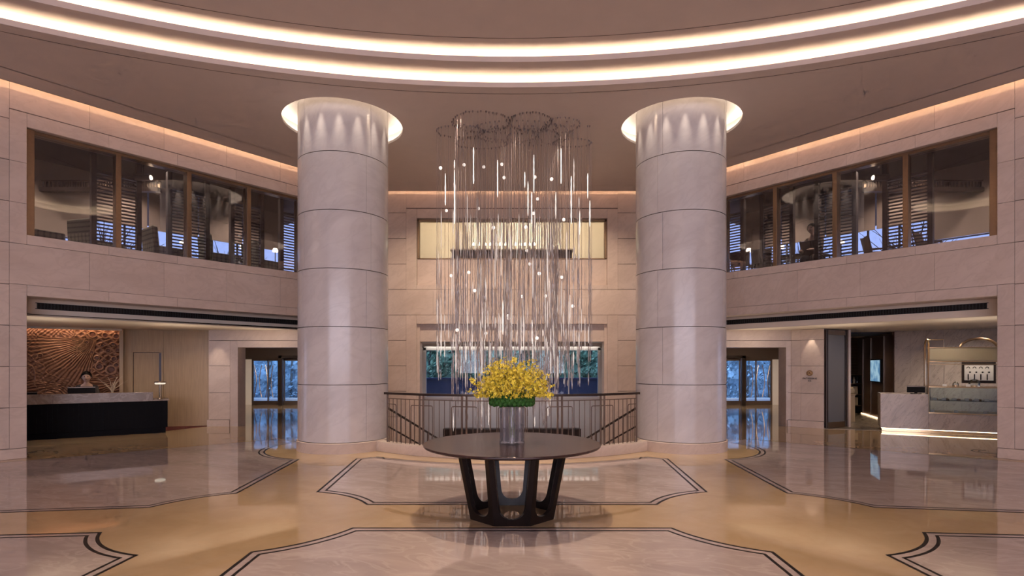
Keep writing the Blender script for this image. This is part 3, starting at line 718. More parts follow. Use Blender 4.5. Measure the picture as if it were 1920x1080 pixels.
def hedge(name, x0, x1, y0, y1, z0, z1, n, seed, label, size=.16, lm=None):
    lm = lm or M_leafd
    r = random.Random(seed); mb = MB()
    for k in range(n):
        x = r.uniform(x0, x1); zz = r.uniform(z0, z1); bump = .5*noise.noise(Vector((x*.9, zz*.9, seed)))
        y = y0+.35+bump*.6+r.uniform(0, (y1-y0)); c = Vector((x, y, zz+.3*noise.noise(Vector((x, 0, seed)))))
        a = Vector((r.uniform(-1, 1), r.uniform(-1, 1), r.uniform(-1, 1))).normalized(); u = a.orthogonal().normalized(); w = a.cross(u); q = size*r.uniform(.6, 1.2)
        mb.quad(c+u*q, c+w*q*.45, c-u*q, c-w*q*.45)
    cm = MB(); nx_, nz_ = 50, 20
    for j in range(nz_+1):
        for i in range(nx_+1):
            x = x0+(x1-x0)*i/nx_; zz = z0+(z1-z0)*j/nz_; cm.v.append((x, y0+.75+.35*noise.noise(Vector((x*1.3, zz*1.3, seed)))-(.0 if j < nz_-2 else -.4), zz))
    for j in range(nz_):
        for i in range(nx_): a_ = j*(nx_+1)+i; cm.f.append((a_, a_+1, a_+nx_+2, a_+nx_+1))
    for j in range(nz_+1): pass
    root = empty(name, ((x0+x1)/2, y0, z0)); cm.build('dense_growth', lm, root)
    o = mb.build('leaves', lm, root, recalc=False); o['kind'] = 'stuff'
    st = MB()
    for k in range(int((x1-x0)/1.1)+1):
        x = x0+.4+k*1.1; st.tube([(x, (y0+y1)/2+.3, min(0, z0)), (x+.1, (y0+y1)/2+.3, (z0+z1)/2), (x-.1, (y0+y1)/2+.3, z1-.3)], [.06, .045, .02], 6)
    st.build('stems', M_trunk, root); tag(root, label, 'hedge'); return root
hedge('hedge', -5.5, 5.5, 25.6, 26.4, .0, 5.0, 11000, 2, 'dark green hedge behind the garden wall outside the rear picture window', .11)
area_light('garden_light', (0, 24.2, 4.6), (math.radians(60), 0, 0), 9, 1.0, 300, (.62, .82, 1.0))  # added area fill, no real lamp, brightens the hedge outside the rear window
tag(MB().box(-8, 8, 24.0, 24.3, -1.5, 1.0).box(-8, 8, 23.95, 24.35, 1.0, 1.06).build('garden_wall', M_gwall), 'low blue-grey garden wall outside the rear picture window', 'wall')
struct(MB().box(-24, 24, 18.95, 40, -1.6, -1.5).box(-20, -4.1, 22.7, 40, -1.5, -.06).box(4.1, 20, 22.7, 40, -1.5, -.06).build('ground', M_ground))
for side in ('left', 'right'):
    sg = -1 if side == 'left' else 1; f = FR_OF[side]
    M = lambda pts, sg=sg: [(sg*x, y) for x, y in pts]
    # lower rooms
    cp = [xy(f(-4, .6, 0)), xy(f(SW+.2, .6, 0)), (sg*4.1, 15.0), (sg*18, 15.0) if sg < 0 else (sg*18, 19.2), xy(f(-6, 8, 0))]
    if sg > 0: cp = [cp[0], cp[1], cp[2], (4.1, 15.0), (8.6, 15.0), (10.1, 19.2), (18, 19.2), cp[4]]
    struct(MB().ext(cp, 2.55, 2.60).build('ceiling_'+('reception' if sg < 0 else 'patisserie'), M_cream))
    # wall with the portal to the entrance doors
    G = lambda x, y, z, sg=sg: (sg*x, y, z)
    wb = MB(); Y0, Y1 = 14.58, 14.98
    wb.box(4.1, 4.8, Y0, Y1, 0, 2.55, G).box(4.8, 7.24, Y0, Y1, 2.09, 2.55, G).box(7.24, 8.02 if sg < 0 else 7.42, Y0, Y1, 0, 2.55, G)
    wp = struct(wb.build('wall_portal_'+side, M_wall))
    pb = MB(); jb = MB().box(7.30, 8.0 if sg < 0 else 7.40, Y0-.004, Y0+.001, 0, 2.55, G).box(4.8, 8.0 if sg < 0 else 7.40, Y0-.004, Y0+.001, 2.25, 2.55, G)
    xe = 8.01 if sg < 0 else 7.41
    for z0, z1 in ((.18, .89), (.89, 1.6), (1.6, 2.27)): pb.box(7.45 if sg < 0 else 7.24, xe, Y0-.015, Y0, z0+.005, z1-.005, G)
    pb.box(4.8, xe, Y0-.015, Y0, 2.275, 2.55, G)
    if sg < 0: pb.box(7.24, 7.444, Y0-.02, Y0, 0, 2.265, G)
    pb.box(4.8, 7.24, Y0-.02, Y0, 2.09, 2.265, G)
    jb.build('joint', M_groove, wp); pb.build('stone_panel', M_wall, wp, bevel=.002)
    struct(MB().box(7.45 if sg < 0 else 7.26, xe+(.03 if sg < 0 else 0), Y0-.05, Y0-.015, 0, .175, G).build('baseboard_portal_'+side, M_wall, bevel=.004))
    # vestibule
    vb = MB().ext(M([(4.0, Y1), (12.2 if sg < 0 else 8.5, Y1), (12.2 if sg < 0 else 11.5, 22.9), (4.0, 22.9)]), 2.42, 2.5).box(4.0, 4.1, 11.1, 22.9, -.002, 2.45, G)
    vb.ext(M([(12.1, Y1), (12.2, Y1), (12.2, 22.9), (12.1, 22.9)] if sg < 0 else [(8.42, Y1), (8.5, Y1), (11.5, 22.9), (11.42, 22.9)]), 0, 2.45)
    struct(vb.build('wall_vestibule_'+side, M_wall))
    # entrance door
    YD = 22.5
    dr = struct(empty('door_%d' % (1 if side == 'left' else 2), G(9.6, YD, 0)))
    MB().box(4.1, 12.1 if sg < 0 else 11.3, YD, YD+.25, 1.85, 2.42, G).build('door_header', M_steel, dr)
    fr_ = MB()
    for a, b in ((10.56, 10.62), (9.98, 9.94), (9.56, 9.50), (9.32, 9.28), (8.75, 8.71), (7.6, 7.5), (6.3, 6.2)): fr_.box(min(a, b), max(a, b), YD, YD+.08, 0, 1.85, G)
    fr_.box(4.1, 10.6, YD-.01, YD+.09, 0, .16, G).box(4.1, 10.6, YD, YD+.08, 1.79, 1.86, G)
    fr_.build('door_frame', M_steel, dr)
    MB().box(9.14, 9.28, YD-.6, YD-.45, 0, 2.0, G).box(8.2, 9.28, YD-.6, YD-.45, 1.9, 2.0, G).build('door_post', M_darkm, dr)
    MB().box(10.62, 12.0 if sg < 0 else 11.3, YD, YD+.2, 0, 1.85, G).build('side_panel', M_white, dr)
    MB().box(4.1, 10.56, YD+.03, YD+.04, .1, 1.8, G).build('door_pane', M_doorglass, dr)
    for hx, bow in ((10.50, -.10), (10.18, .10), (10.03, -.08), (9.72, .08)):
        MB().tube([G(hx+bow*math.sin(PI*i/12), YD-.06, .30+1.32*i/12) for i in range(13)], .016, 6).build('door_handle', M_steel, dr, smooth=True)
    hedge('hedge', *((-16, -6) if sg < 0 else (6, 16)), 27.2, 28.0, -.05, 4.8, 9000, 5+sg, 'dusky hedge outside the glass entrance doors on the %s' % side, .10, M_leafb)
    tag(MB().box(6, 14, 24.6, 24.9, -.06, .14, G).build('kerb_stone', M_white), 'pale kerb outside the glass entrance doors on the %s' % side, 'kerb')
    for yy in (16.2, 18.5): spot_light('vestibule_light', (sg*7.2, yy, 2.25), (sg*9.6, 22.5, .3), 300, (1, .82, .66), 62, .9, .06)  # added spots aimed at the door wall to brighten it
    area_light('canopy_light', (sg*10, 25.2, 3.6), (math.radians(65), 0, 0), 9, 1.2, 640, (.42, .68, 1.0))  # added bluish fill for the hedge
    # upper gallery
    ZF = 3.72
    struct(MB().box(-3, SW+.9, .45, 9, 3.4, ZF, f).build('floor_gallery_'+side, M_darkwood))
    struct(MB().box(-3, SW+.9, .30, 9, 6.42, 6.5, f).box(-3, SW+.9, .46, .6, 6.2, 6.42, f).build('ceiling_gallery_'+side, M_dceil))
    gw = MB().box(-3.1, -3, .45, 9, ZF, 6.42, f).box(SW+.8, SW+.9, .45, 4.1, ZF, 6.42, f)
    gw.box(-3, SW+.8, 4.0, 4.2, ZF, 4.36, f)
    gww = struct(gw.build('wall_gallery_'+side, M_beige))
    MB().box(-3, SW+.8, 4.12, 4.13, 4.36, 6.42, f).build('window_pane', M_doorglass, gww)
    mm = MB()
    for k in range(8): mm.box(1.9+k*.72, 1.94+k*.72, 4.08, 4.14, 4.40, 6.42, f)
    mm.box(-3, SW+.8, 4.06, 4.16, 4.70, 4.72, f); mm.build('window_mullion', M_darkm, gww)
    ords = ['first', 'second', 'third', 'fourth', 'fifth', 'sixth', 'seventh']
    for k in range(4):
        bl = MB().box(1.92+k*1.25, 3.13+k*1.25, 4.02, 4.03, 5.25, 6.42, f).box(1.92+k*1.25, 3.13+k*1.25, 4.01, 4.04, 5.23, 5.26, f)
        tag(bl.build('roller_blind', M_blind), 'beige roller blind in the upper %s gallery, %s from the near end' % (side, ords[k+1]), 'blind', 'gallery blinds '+side)
    bl = MB().box(-2.9, 1.88, 4.02, 4.03, 4.72, 6.42, f)
    tag(bl.build('roller_blind', M_blind), 'wide beige blind at the near end of the upper %s gallery' % side, 'blind')
    # slatted bulkhead
    rt = empty('slatted_bulkhead', (sg*9.9, 13.0, 5.85)); bh = MB()
    for k in range(52): bh.box(8.35+k*.062, 8.38+k*.062, 12.96, 13.0, 5.80, 5.94, G)
    bh.build('slat', M_darkm, rt); MB().box(8.3, 11.6, 13.0, 13.06, 5.80, 5.95, G).build('back_board', M_oak, rt)
    MB().box(8.3, 11.6, 12.92, 13.06, 5.70, 5.80, G).box(8.3, 11.6, 12.94, 13.06, 5.94, 5.965, G).build('base_rail', M_darkm, rt)
    tag(rt, 'long slatted wood ceiling band behind the nearest pane of the upper %s window' % side, 'ceiling band')
    # louvre screens
    for k, (s0, s1) in enumerate(((1.26, 2.07), (2.67, 3.48), (4.06, 4.81), (5.33, 6.14))):
        rt = empty('louvre_screen', f(s0, 1.2, ZF)); 
        for a in (s0, s1): MB().box(a-.045, a+.045, 1.15, 1.27, ZF, 6.0, f).build('post', M_louv, rt)
        sl = MB(); zz = ZF+.1
        while zz < 5.62: sl.box(s0+.045, s1-.045, 1.19, 1.225, zz, zz+.028, f); zz += .073
        sl.build('slats', M_louv, rt); MB().box(s0, s1, 1.17, 1.25, 5.62, 5.68, f).build('top_rail', M_louv, rt)
        tag(rt, 'dark louvred screen in the upper %s gallery, %s from the near end' % (side, ords[k]), 'screen', 'louvre screens '+side)
    # hanging spotlight
    q = f(2.03, .8, 5.62)
    rt = empty('hanging_spotlight', q)
    MB().tube([(q[0], q[1], 5.66), (q[0], q[1], 6.42)], .008, 6).build('rod', M_steel, rt)
    MB().tube([(q[0]-sg*.16, q[1], 5.62), (q[0]+sg*.14, q[1]-.04, 5.62)], .065, 16).build('body', M_steel, rt, smooth=True)
    MB().tube([(q[0]-sg*.161, q[1]-.001, 5.62), (q[0]-sg*.175, q[1]-.001, 5.62)], .05, 16).build('lens', M_lamp, rt)
    tag(rt, 'small cylinder spotlight hanging behind the second pane of the upper %s window' % side, 'spotlight')
    # gallery lighting
    c = f(2.5, 2.6, 6.2); can_lights('gallery_ceiling_light', c, 2.5, 2.5, 190, (1, .80, .62))
    c = f(5.3, 2.6, 6.2); can_lights('gallery_ceiling_light', c, 2, 2, 160, (1, .80, .62))
    c = f(-.5, 3.5, 6.2); can_lights('gallery_ceiling_light', c, 2, 2, 150, (1, .80, .62))
    # small lamps
    for j, (s, t, z) in enumerate(((4.79, 2.2, 4.80), (5.7, 2.2, 4.85), (3.25, 2.0, 4.62))):
        q = f(s, t, z); rt = empty('table_lamp', (q[0], q[1], ZF))
        MB().lathe([(0, z-.06), (.07, z-.05), (.075, z), (.05, z+.05), (0, z+.06)], (q[0], q[1], 0), 14).build('lamp_shade', M_lamp, rt, smooth=True)
        MB().tube([(q[0], q[1], ZF), (q[0], q[1], z-.05)], .012, 6).lathe([(0, ZF), (.11, ZF), (.11, ZF+.02), (0, ZF+.02)], (q[0], q[1], 0), 14).build('pole', M_darkm, rt)
        tag(rt, 'glowing standing lamp in the upper %s gallery, %s' % (side, ['middle of three', 'nearest the column', 'nearest the second louvre screen'][j]), 'lamp', 'gallery lamps '+side)
    # bare trees outside the gallery windows
    rr = random.Random(11+sg)
    for j, s in enumerate((2.9, 6.3)):
        q = Vector(f(s, 6.6, 0)); mb = MB(); mb.tube([q+Vector((0, 0, 3.73)), q+Vector((.03, .1, 4.2)), q+Vector((0, .2, 4.9))], [.09, .07, .05], 7)
        for k in range(34):
            b = q+Vector((rr.uniform(-.1, .1), 0, rr.uniform(4.0, 4.8))); d = Vector((rr.uniform(-1, 1), rr.uniform(-.8, .8), rr.uniform(.15, 1))).normalized(); L_ = rr.uniform(.8, 1.9)
            m_ = b+d*L_*.5+Vector((rr.uniform(-.1, .1), 0, rr.uniform(-.05, .12))); e = b+d*L_+Vector((0, 0, rr.uniform(-.1, .3)))
            mb.tube([b, m_, e], [.022, .014, .005], 5)
            for w in range(3): mb.tube([m_, m_+Vector((rr.uniform(-.4, .4), rr.uniform(-.3, .3), rr.uniform(0, .5)))], [.009, .003], 4)
        tag(mb.build('bare_tree', M_trunk), 'bare branching tree outside the upper %s gallery window, %s' % (side, 'nearer the entrance pier' if j == 0 else 'nearer the column'), 'tree')

# chairs of the galleries
def armchair(loc, rz, label):
    r = empty('armchair', loc, rz)
    part(MB().box(-.34, .34, -.34, .30, .18, .44), 'seat', M_plaid, r, bevel=.03)
    part(MB().hexa([(-.36, .24, .18), (.36, .24, .18), (.38, .36, .18), (-.38, .36, .18), (-.34, .32, 1.12), (.34, .32, 1.12), (.34, .44, 1.12), (-.34, .44, 1.12)]), 'backrest', M_plaid, r, bevel=.03)
    for s in (-1, 1): part(MB().box(s*.36-.05, s*.36+.05, -.34, .34, .18, .66), 'armrest', M_plaid, r, bevel=.02)
    for a in (-.3, .3):
        for b in (-.28, .3): part(MB().tube([(a, b, .2), (a*1.05, b*1.05, 0)], [.02, .014], 6), 'leg', M_chairw, r)
    tag(r, label, 'armchair', 'plaid armchairs upstairs'); return r
def wood_chair(loc, rz, label):
    r = empty('wooden_chair', loc, rz)
    part(MB().box(-.24, .24, -.24, .22, .43, .48), 'seat', M_leath, r, bevel=.012)
    part(MB().hexa([(-.24, .22, .60), (.24, .22, .60), (.24, .25, .60), (-.24, .25, .60), (-.25, .31, .98), (.25, .31, .98), (.25, .34, .98), (-.25, .34, .98)]), 'backrest', M_leath, r, bevel=.01)
    for a in (-.22, .22):
        part(MB().tube([(a, -.21, 0), (a, -.21, .64)], .017, 6), 'leg', M_chairw, r)
        part(MB().tube([(a, .24, 0), (a, .21, .45), (a*1.1, .33, 1.0)], .018, 6), 'leg', M_chairw, r)
        part(MB().box(a-.025, a+.025, -.23, .26, .63, .66), 'armrest', M_chairw, r)
    tag(r, label, 'chair', 'wooden chairs upstairs'); return r
def wall_rz(sg): return math.atan2(.628*-sg, .778)*1.0
for (s, t, rz, lb) in ((.55, 2.2, 2.6, 'green plaid armchair in the upper left gallery, nearest the window corner'), (1.65, 2.5, 2.9, 'green plaid armchair behind the first louvre screen, upper left'),
                       (2.9, 2.0, 2.5, 'green plaid armchair behind the second louvre screen, upper left'), (4.05, 1.8, 2.4, 'plaid armchair framed between the second and third screens, upper left'),
                       (5.15, 1.8, 2.6, 'plaid armchair nearest the column in the upper left gallery')):
    armchair(FL(s, t, 3.72), rz, lb)
for (s, t, rz, lb) in ((1.55, 2.6, .6, 'dark wooden chair behind the first louvre screen, upper right'), (2.55, 2.4, 1.3, 'dark wooden chair between first and second screens, upper right'),
                       (4.3, 2.5, -1.4, 'dark wooden chair facing the seated person, upper right'), (3.78, 1.9, 2.2, 'dark wooden chair on which the upstairs person sits'),
                       (5.15, 1.9, 2.6, 'dark wooden chair behind the third louvre gap, upper right'), (5.75, 1.9, 2.6, 'dark wooden chair nearest the column, upper right')):
    wood_chair(FR(s, t, 3.72), rz, lb)
def cafe_table(loc, label):
    r = empty('cafe_table', loc)
    part(MB().lathe([(0, .70), (.36, .70), (.38, .71), (.38, .735), (0, .735)], n=32), 'tabletop', M_chairw, r, smooth=True)
    part(MB().tube([(0, 0, .02), (0, 0, .70)], .03, 8), 'pedestal', M_darkm, r); part(MB().lathe([(0, 0), (.22, 0), (.22, .02), (0, .03)], n=24), 'base', M_darkm, r)
    tag(r, label, 'table', 'cafe tables upstairs')
cafe_table(FR(4.45, 2.0, 3.72), 'small round cafe table beside the seated person upstairs')
cafe_table(FR(5.5, 2.6, 3.72), 'small round cafe table near the column in the upper right gallery')
cafe_table(FL(4.6, 2.6, 3.72), 'small round cafe table in the upper left gallery')

# ------------------------------------------------------------------ people
def head_into(me, c, r, yaw=0.0):
    bm = bmesh.new(); bm.from_mesh(me)
    ret = bmesh.ops.create_uvsphere(bm, u_segments=24, v_segments=16, radius=r)
    R_ = Matrix.Rotation(yaw, 3, 'Z')
    def dent(p, q, rad, amt, d):
        k = (p-q).length/rad
        return p+d*amt*max(0, 1-k*k) if k < 1 else p
    for v in ret['verts']:
        p = v.co/r
        p = Vector((p.x*.80, p.y*.92, p.z*1.15))
        if p.z < 0: p.x *= 1+.28*p.z; p.y *= 1+.10*p.z
        F = Vector((0, -1, 0))
        p = dent(p, Vector((0, -.95, -.12)), .26, .20, F)
        for sx_ in (-1, 1): p = dent(p, Vector((sx_*.30, -.85, .12)), .22, -.07, F)
        p = dent(p, Vector((0, -.9, -.48)), .24, .05, F)
        v.co = R_ @ (p*r)+Vector(c)
    for sx_ in (-1, 1):
        e = bmesh.ops.create_uvsphere(bm, u_segments=8, v_segments=6, radius=r*.2)
        for v in e['verts']: v.co = R_ @ Vector((v.co.x*.4+sx_*r*.80, v.co.y*.8, v.co.z*1.3-.05*r))+Vector(c)
    bm.to_mesh(me); bm.free(); me.shade_smooth(); return me
def person(loc, rz, label, jacket, hairlen, seat=.50, lean=.12):
    r = empty('person', loc, rz)
    z0 = seat+.10
    V = [(0, 0, z0), (0, -.02, z0+.20), (0, -.05-lean*.5, z0+.44), (0, -.06-lean, z0+.55), (0, -.08-lean*1.1, z0+.63)]
    Rr = [.13, .115, .125, .055, .050]; E = [(0, 1), (1, 2), (2, 3), (3, 4)]
    JV = list(V[:4]); JR = [(.155, .13), (.14, .12), (.15, .12), .065]; JE = [(0, 1), (1, 2), (2, 3)]
    for s in (-1, 1):
        b = len(V); sh = (s*.17, -.04-lean*.6, z0+.47); el = (s*.24, -.16-lean, z0+.17); wr = (s*.13, -.38-lean, z0+.16); hd = (s*.10, -.46-lean, z0+.15)
        V += [sh, el, wr, hd]; Rr += [.055, .042, .028, .032]; E += [(2, b), (b, b+1), (b+1, b+2), (b+2, b+3)]
        for k in range(4):
            c = len(V); fx = s*(.075+.016*k); V += [(fx, -.50-lean, z0+.15), (fx*.98, -.53-lean+.004*abs(k-1.5), z0+.135)]; Rr += [.009, .007]; E += [(b+3, c), (c, c+1)]
        c = len(V); V += [(s*.065, -.455-lean, z0+.145)]; Rr += [.009]; E += [(b+3, c)]
        hb = len(V); V += [(s*.09, -.03, z0-.02), (s*.12, -.44, z0), (s*.12, -.46, z0-.42), (s*.12, -.56, .035)]; Rr += [.095, .062, .042, .035]; E += [(0, hb), (hb, hb+1), (hb+1, hb+2), (hb+2, hb+3)]
        j = len(JV); JV += [sh, el, (s*.15, -.35-lean, z0+.16)]; JR += [.072, .056, .045]; JE += [(2, j), (j, j+1), (j+1, j+2)]
    me = head_into(skin_mesh('body', V, E, Rr), (0, -.10-lean*1.15, z0+.72), .112)
    me.materials.append(M_skin); o = bpy.data.objects.new('body', me); COL.objects.link(o); o.parent = r
    jm = skin_mesh('jacket', JV, JE, JR); jm.materials.append(jacket); o = bpy.data.objects.new('jacket', jm); COL.objects.link(o); o.parent = r
    TV = [(0, 0, z0-.02)]; TR = [.14]; TE = []
    for s in (-1, 1):
        b = len(TV); TV += [(s*.09, -.03, z0-.02), (s*.12, -.44, z0), (s*.12, -.46, z0-.40)]; TR += [.105, .075, .055]; TE += [(0, b), (b, b+1), (b+1, b+2)]
    tm = skin_mesh('trousers', TV, TE, TR); tm.materials.append(M_jacket); o = bpy.data.objects.new('trousers', tm); COL.objects.link(o); o.parent = r
    # hair cap
    hb = MB(); c = Vector((0, -.088-lean*1.15, z0+.728)); n = 20; rows = 9
    for i in range(rows+1):
        t = PI*.62*i/rows
        for k in range(n):
            a = 2*PI*k/n; front = max(0, -math.sin(a)); tt = t*(1-.42*front)
            hb.v.append((c.x+.106*math.sin(tt)*math.cos(a), c.y+.122*math.sin(tt)*math.sin(a), c.z+.140*math.cos(tt)))
    for i in range(rows):
        for k in range(n): hb.f.append((i*n+k, i*n+(k+1) % n, (i+1)*n+(k+1) % n, (i+1)*n+k))
    if hairlen: hb.sphere((0, c.y+.11, c.z-.03), .045, 10, 7)
    hm = hb.mesh('hair', True); hm.materials.append(M_hair); o = bpy.data.objects.new('hair', hm); COL.objects.link(o); o.parent = r
    fc = MB()
    hc = Vector((0, -.10-lean*1.15, z0+.72))
    for s in (-1, 1): fc.sphere((s*.034, hc.y-.098, hc.z+.014), .010, 8, 6)
    fc.sphere((0, hc.y-.1, hc.z-.052), .012, 8, 5, (1.7, .5, .35))
    fm_ = fc.mesh('face_details', True); fm_.materials.append(M_hair); o = bpy.data.objects.new('eyes', fm_); COL.objects.link(o); o.parent = r
    tag(r, label, 'person'); return r

# ------------------------------------------------------------------ left: reception
WW0, WW1 = (-10.10, 14.33), (-8.03, 14.78)
fw, LW = LF(WW0, WW1)
ww = MB().box(0, LW, 0, .15, 0, 2.55, fw)
wr = struct(ww.build('wall_reception', M_oak))
pp = MB()
pp.box(0.0, .19, -.02, 0, 0, 2.55, fw).box(.19, .94, -.02, 0, 2.0, 2.55, fw).box(.945, LW, -.02, 0, 0, 2.55, fw)
pp.build('veneer_panel', M_oak, wr, bevel=.002)
dr = struct(MB().box(.24, .90, -.012, 0, 0, 1.955, fw).build('door_3', M_oak, bevel=.003))
MB().box(.19, .235, -.035, 0, 0, 2.0, fw).box(.90, .94, -.035, 0, 0, 2.0, fw).box(.19, .94, -.035, 0, 1.96, 2.0, fw).build('door_frame', M_oak, dr, bevel=.002)
MB().box(.235, .247, -.014, 0, 0, 1.955, fw).box(.24, .85, -.014, 0, 1.945, 1.957, fw).build('shadow_gap', M_groove, dr)
MB().box(.845, .90, -.03, -.012, .1, 1.94, fw).build('pull_strip', simple('grey_steel', (.16, .15, .17), .35, metal=.7), dr)
MU0, MU1 = (-12.6, 12.50), (-10.12, 14.30)
fm_, LM = LF(MU0, MU1)
struct(MB().box(-1.5, LM, .10, .25, 0, 2.55, fm_).box(LM-.05, LM+.03, -.10, .15, 0, 2.55, fm_).build('wall_mural', M_oak))
# carved relief
NX, NZ = 420, 260; HS = []
mb = MB()
def relief(u, v):
    x, y = u, v
    dx, dy = x-2.55, y-2.30; a = math.atan2(dy, dx); r = math.hypot(dx, dy)
    n1 = noise.noise(Vector((x*1.2, y*1.2, 3))); n2 = noise.noise(Vector((x*4.5, y*4.5, 9)))
    # long feathers sweeping down and left from the upper right
    feather = abs(math.sin(a*44+r*1.6+.9*n2))**.7 if -3.25 < a < -1.7 and r < 1.7 else 0
    # net of scales to the lower right
    sc_ = max(abs(math.sin(17*(x+y)+3*n1)), abs(math.sin(17*(x-y*1.25)+3*n1)))**3
    # flowing grass lines at the foot
    fl_ = abs(math.sin(52*(y+.16*math.sin(x*2.6+1)+.10*n1)+4*n2))**.8
    # fine pebbled ground
    pb_ = .5+.5*math.sin(x*62+7*n2)*math.sin(y*58+7*n1)
    w1 = 1 if feather else 0
    k = max(0, min(1, (1.45-y)*2.2)); h = fl_*k+(1-k)*(pb_*.8 if x < 2.1 else sc_*.9)
    if feather: h = feather*min(1, 1.75-r)+h*max(0, r-.75)
    # looping tendrils
    t_ = abs(noise.noise(Vector((x*2.6, y*2.6, 20)))); h = max(h, 1.05*(1-t_*22)) if t_ < .045 else h
    return h*.9
CIR = [(2.95, 2.36, .07), (2.46, 2.40, .08), (2.78, 2.0, .05), (2.90, 1.78, .06), (2.70, 1.72, .05), (2.60, 1.58, .08), (2.84, 1.50, .11), (2.95, 1.62, .06), (2.55, 1.80, .06), (2.98, 2.02, .05), (2.66, 2.12, .04), (2.88, 2.16, .045), (2.45, 1.95, .04), (1.15, 1.95, .07), (1.45, 1.85, .05), (2.35, 2.2, .04), (2.72, 2.38, .07)]
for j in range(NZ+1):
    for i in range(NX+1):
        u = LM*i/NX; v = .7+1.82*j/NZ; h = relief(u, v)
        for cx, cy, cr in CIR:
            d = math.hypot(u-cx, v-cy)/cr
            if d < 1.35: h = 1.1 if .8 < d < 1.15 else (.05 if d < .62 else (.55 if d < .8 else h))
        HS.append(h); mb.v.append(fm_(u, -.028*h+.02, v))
for j in range(NZ):
    for i in range(NX):
        a = j*(NX+1)+i; mb.f.append((a, a+1, a+NX+2, a+NX+1))
b0 = len(mb.v)
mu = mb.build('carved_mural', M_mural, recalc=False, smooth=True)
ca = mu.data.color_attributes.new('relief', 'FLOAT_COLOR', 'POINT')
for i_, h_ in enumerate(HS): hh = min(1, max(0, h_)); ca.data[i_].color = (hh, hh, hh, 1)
MB().box(0, LM-.05, .035, .09, .7, 2.52, fm_).build('backing_board', M_walnut, mu)
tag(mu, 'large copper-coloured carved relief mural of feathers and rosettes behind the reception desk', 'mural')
ml = MB().box(.1, LM-.1, -.10, -.08, 2.535, 2.545, fm_).build('light_strip', emit('mural_led', (1, .68, .42), 22)); struct(MB().box(0, LM, -.20, -.16, 2.50, 2.55, fm_).build('trim_7', M_cream)); tag(ml, 'warm light strip along the top of the carved mural', 'light')
can_lights('reception_light', (-9.4, 12.6, 2.5), 2.6, 1.4, 24, (1, .76, .52)); can_lights('reception_light', (-8.0, 13.5, 2.5), 1.2, .8, 15, (1, .76, .52), 1, 1)
spot_light('mural_light', fm_(1.8, -.7, 2.5), fm_(2.0, 0, 1.6), 22, (1, .76, .56), 110, .8)
spot_light('portal_spot', (-7.75, 14.25, 2.5), (-7.75, 14.6, 1.0), 14, (1, .78, .6), 50, .6)
def point_light(name, loc, power, color, r=.12):
    l = bpy.data.lights.new(name, 'POINT'); l.energy = power; l.color = color; l.shadow_soft_size = r
    o = bpy.data.objects.new(name, l); o.location = loc; COL.objects.link(o)
for p_ in ((-9.2, 11.0), (-7.6, 12.6), (-6.2, 13.9), (9.2, 11.0), (7.6, 12.6), (6.2, 13.9)): spot_light('soffit_uplight', p_+(1.5,), p_+(3.0,), 26, (1, .82, .64), 160, 1, .12)  # unseen floating spots added to brighten the side-room ceilings
# runner carpet behind the desk
tag(MB().ext([(-8.62, 13.55), (-8.06, 14.70), (-9.9, 14.25), (-11.3, 13.0), (-11.3, 12.0)], .0, .012).build('carpet', M_red), 'maroon carpet on the floor behind the reception desk', 'carpet')
D0, D1 = (-11.20, 11.306), (-8.30, 13.296)
fd, LD = LF(D0, D1)
desk = empty('reception_desk', (-9.7, 12.4, 0))
MB().box(0, LD, 0, .62, .13, .77, fd).build('front_panel', M_blackpanel, desk, bevel=.004)
rb_ = MB(); k = 0.02
while k < LD-.02: rb_.box(k, k+.006, -.004, 0, .14, .765, fd); k += .09
rb_.build('ribs', M_blackpanel, desk)
MB().box(.03, LD-.04, .03, .58, 0, .13, fd).build('plinth', M_blackpanel, desk)
MB().box(-.02, 3.22, -.03, .14, .77, .985, fd).build('marble_ledge', M_taupe, desk, bevel=.004)
MB().box(3.20, LD+.03, -.03, .64, .77, .80, fd).box(3.20, LD+.03, .3, .64, .80, .81, fd).build('end_shelf', M_taupe, desk, bevel=.003)
MB().box(0, 3.2, .14, .66, .77, .79, fd).build('worktop', M_taupe, desk)
tag(desk, 'long black reception desk topped by a thick brown marble ledge', 'desk')
person(fd(1.92, 1.02, 0.0), math.atan2(1.99, 2.9)+.0, 'person with dark tied-back hair and charcoal jacket working behind the reception desk', M_jacket, 1, seat=.52)
stl = empty('stool', fd(1.92, 1.05, 0)); part(MB().lathe([(0, .44), (.20, .44), (.20, .51), (0, .52)], n=20), 'seat', M_leath, stl); part(MB().tube([(0, 0, .02), (0, 0, .44)], .03, 8).lathe([(0, 0.014), (.2, 0.014), (.2, .03), (0, .04)], n=20), 'base', M_darkm, stl); tag(stl, 'round stool under the person at the reception desk', 'stool')
def monitor(fr, s, t, z, w, h, label, up=.10):
    r = empty('monitor', fr(s, t, z))
    MB().box(s-w/2, s+w/2, t, t+.03, z+up, z+up+h, fr).build('screen_back', M_monitor, r, bevel=.004)
    MB().box(s-w/2, s+w/2, t-.003, t, z+up+h-.022, z+up+h-.010, fr).build('top_trim', M_steel, r)
    MB().box(s-.03, s+.03, t+.01, t+.04, z, z+up+.02, fr).box(s-.11, s+.11, t-.05, t+.10, z, z+.012, fr).build('stand', M_monitor, r)
    tag(r, label, 'monitor')
monitor(fd, 1.86, .28, .79, .50, .24, 'black computer monitor in front of the person on the reception desk', .10)
monitor(fd, .92, .25, .79, .34, .20, 'black monitor at the left end of the reception desk', .05)
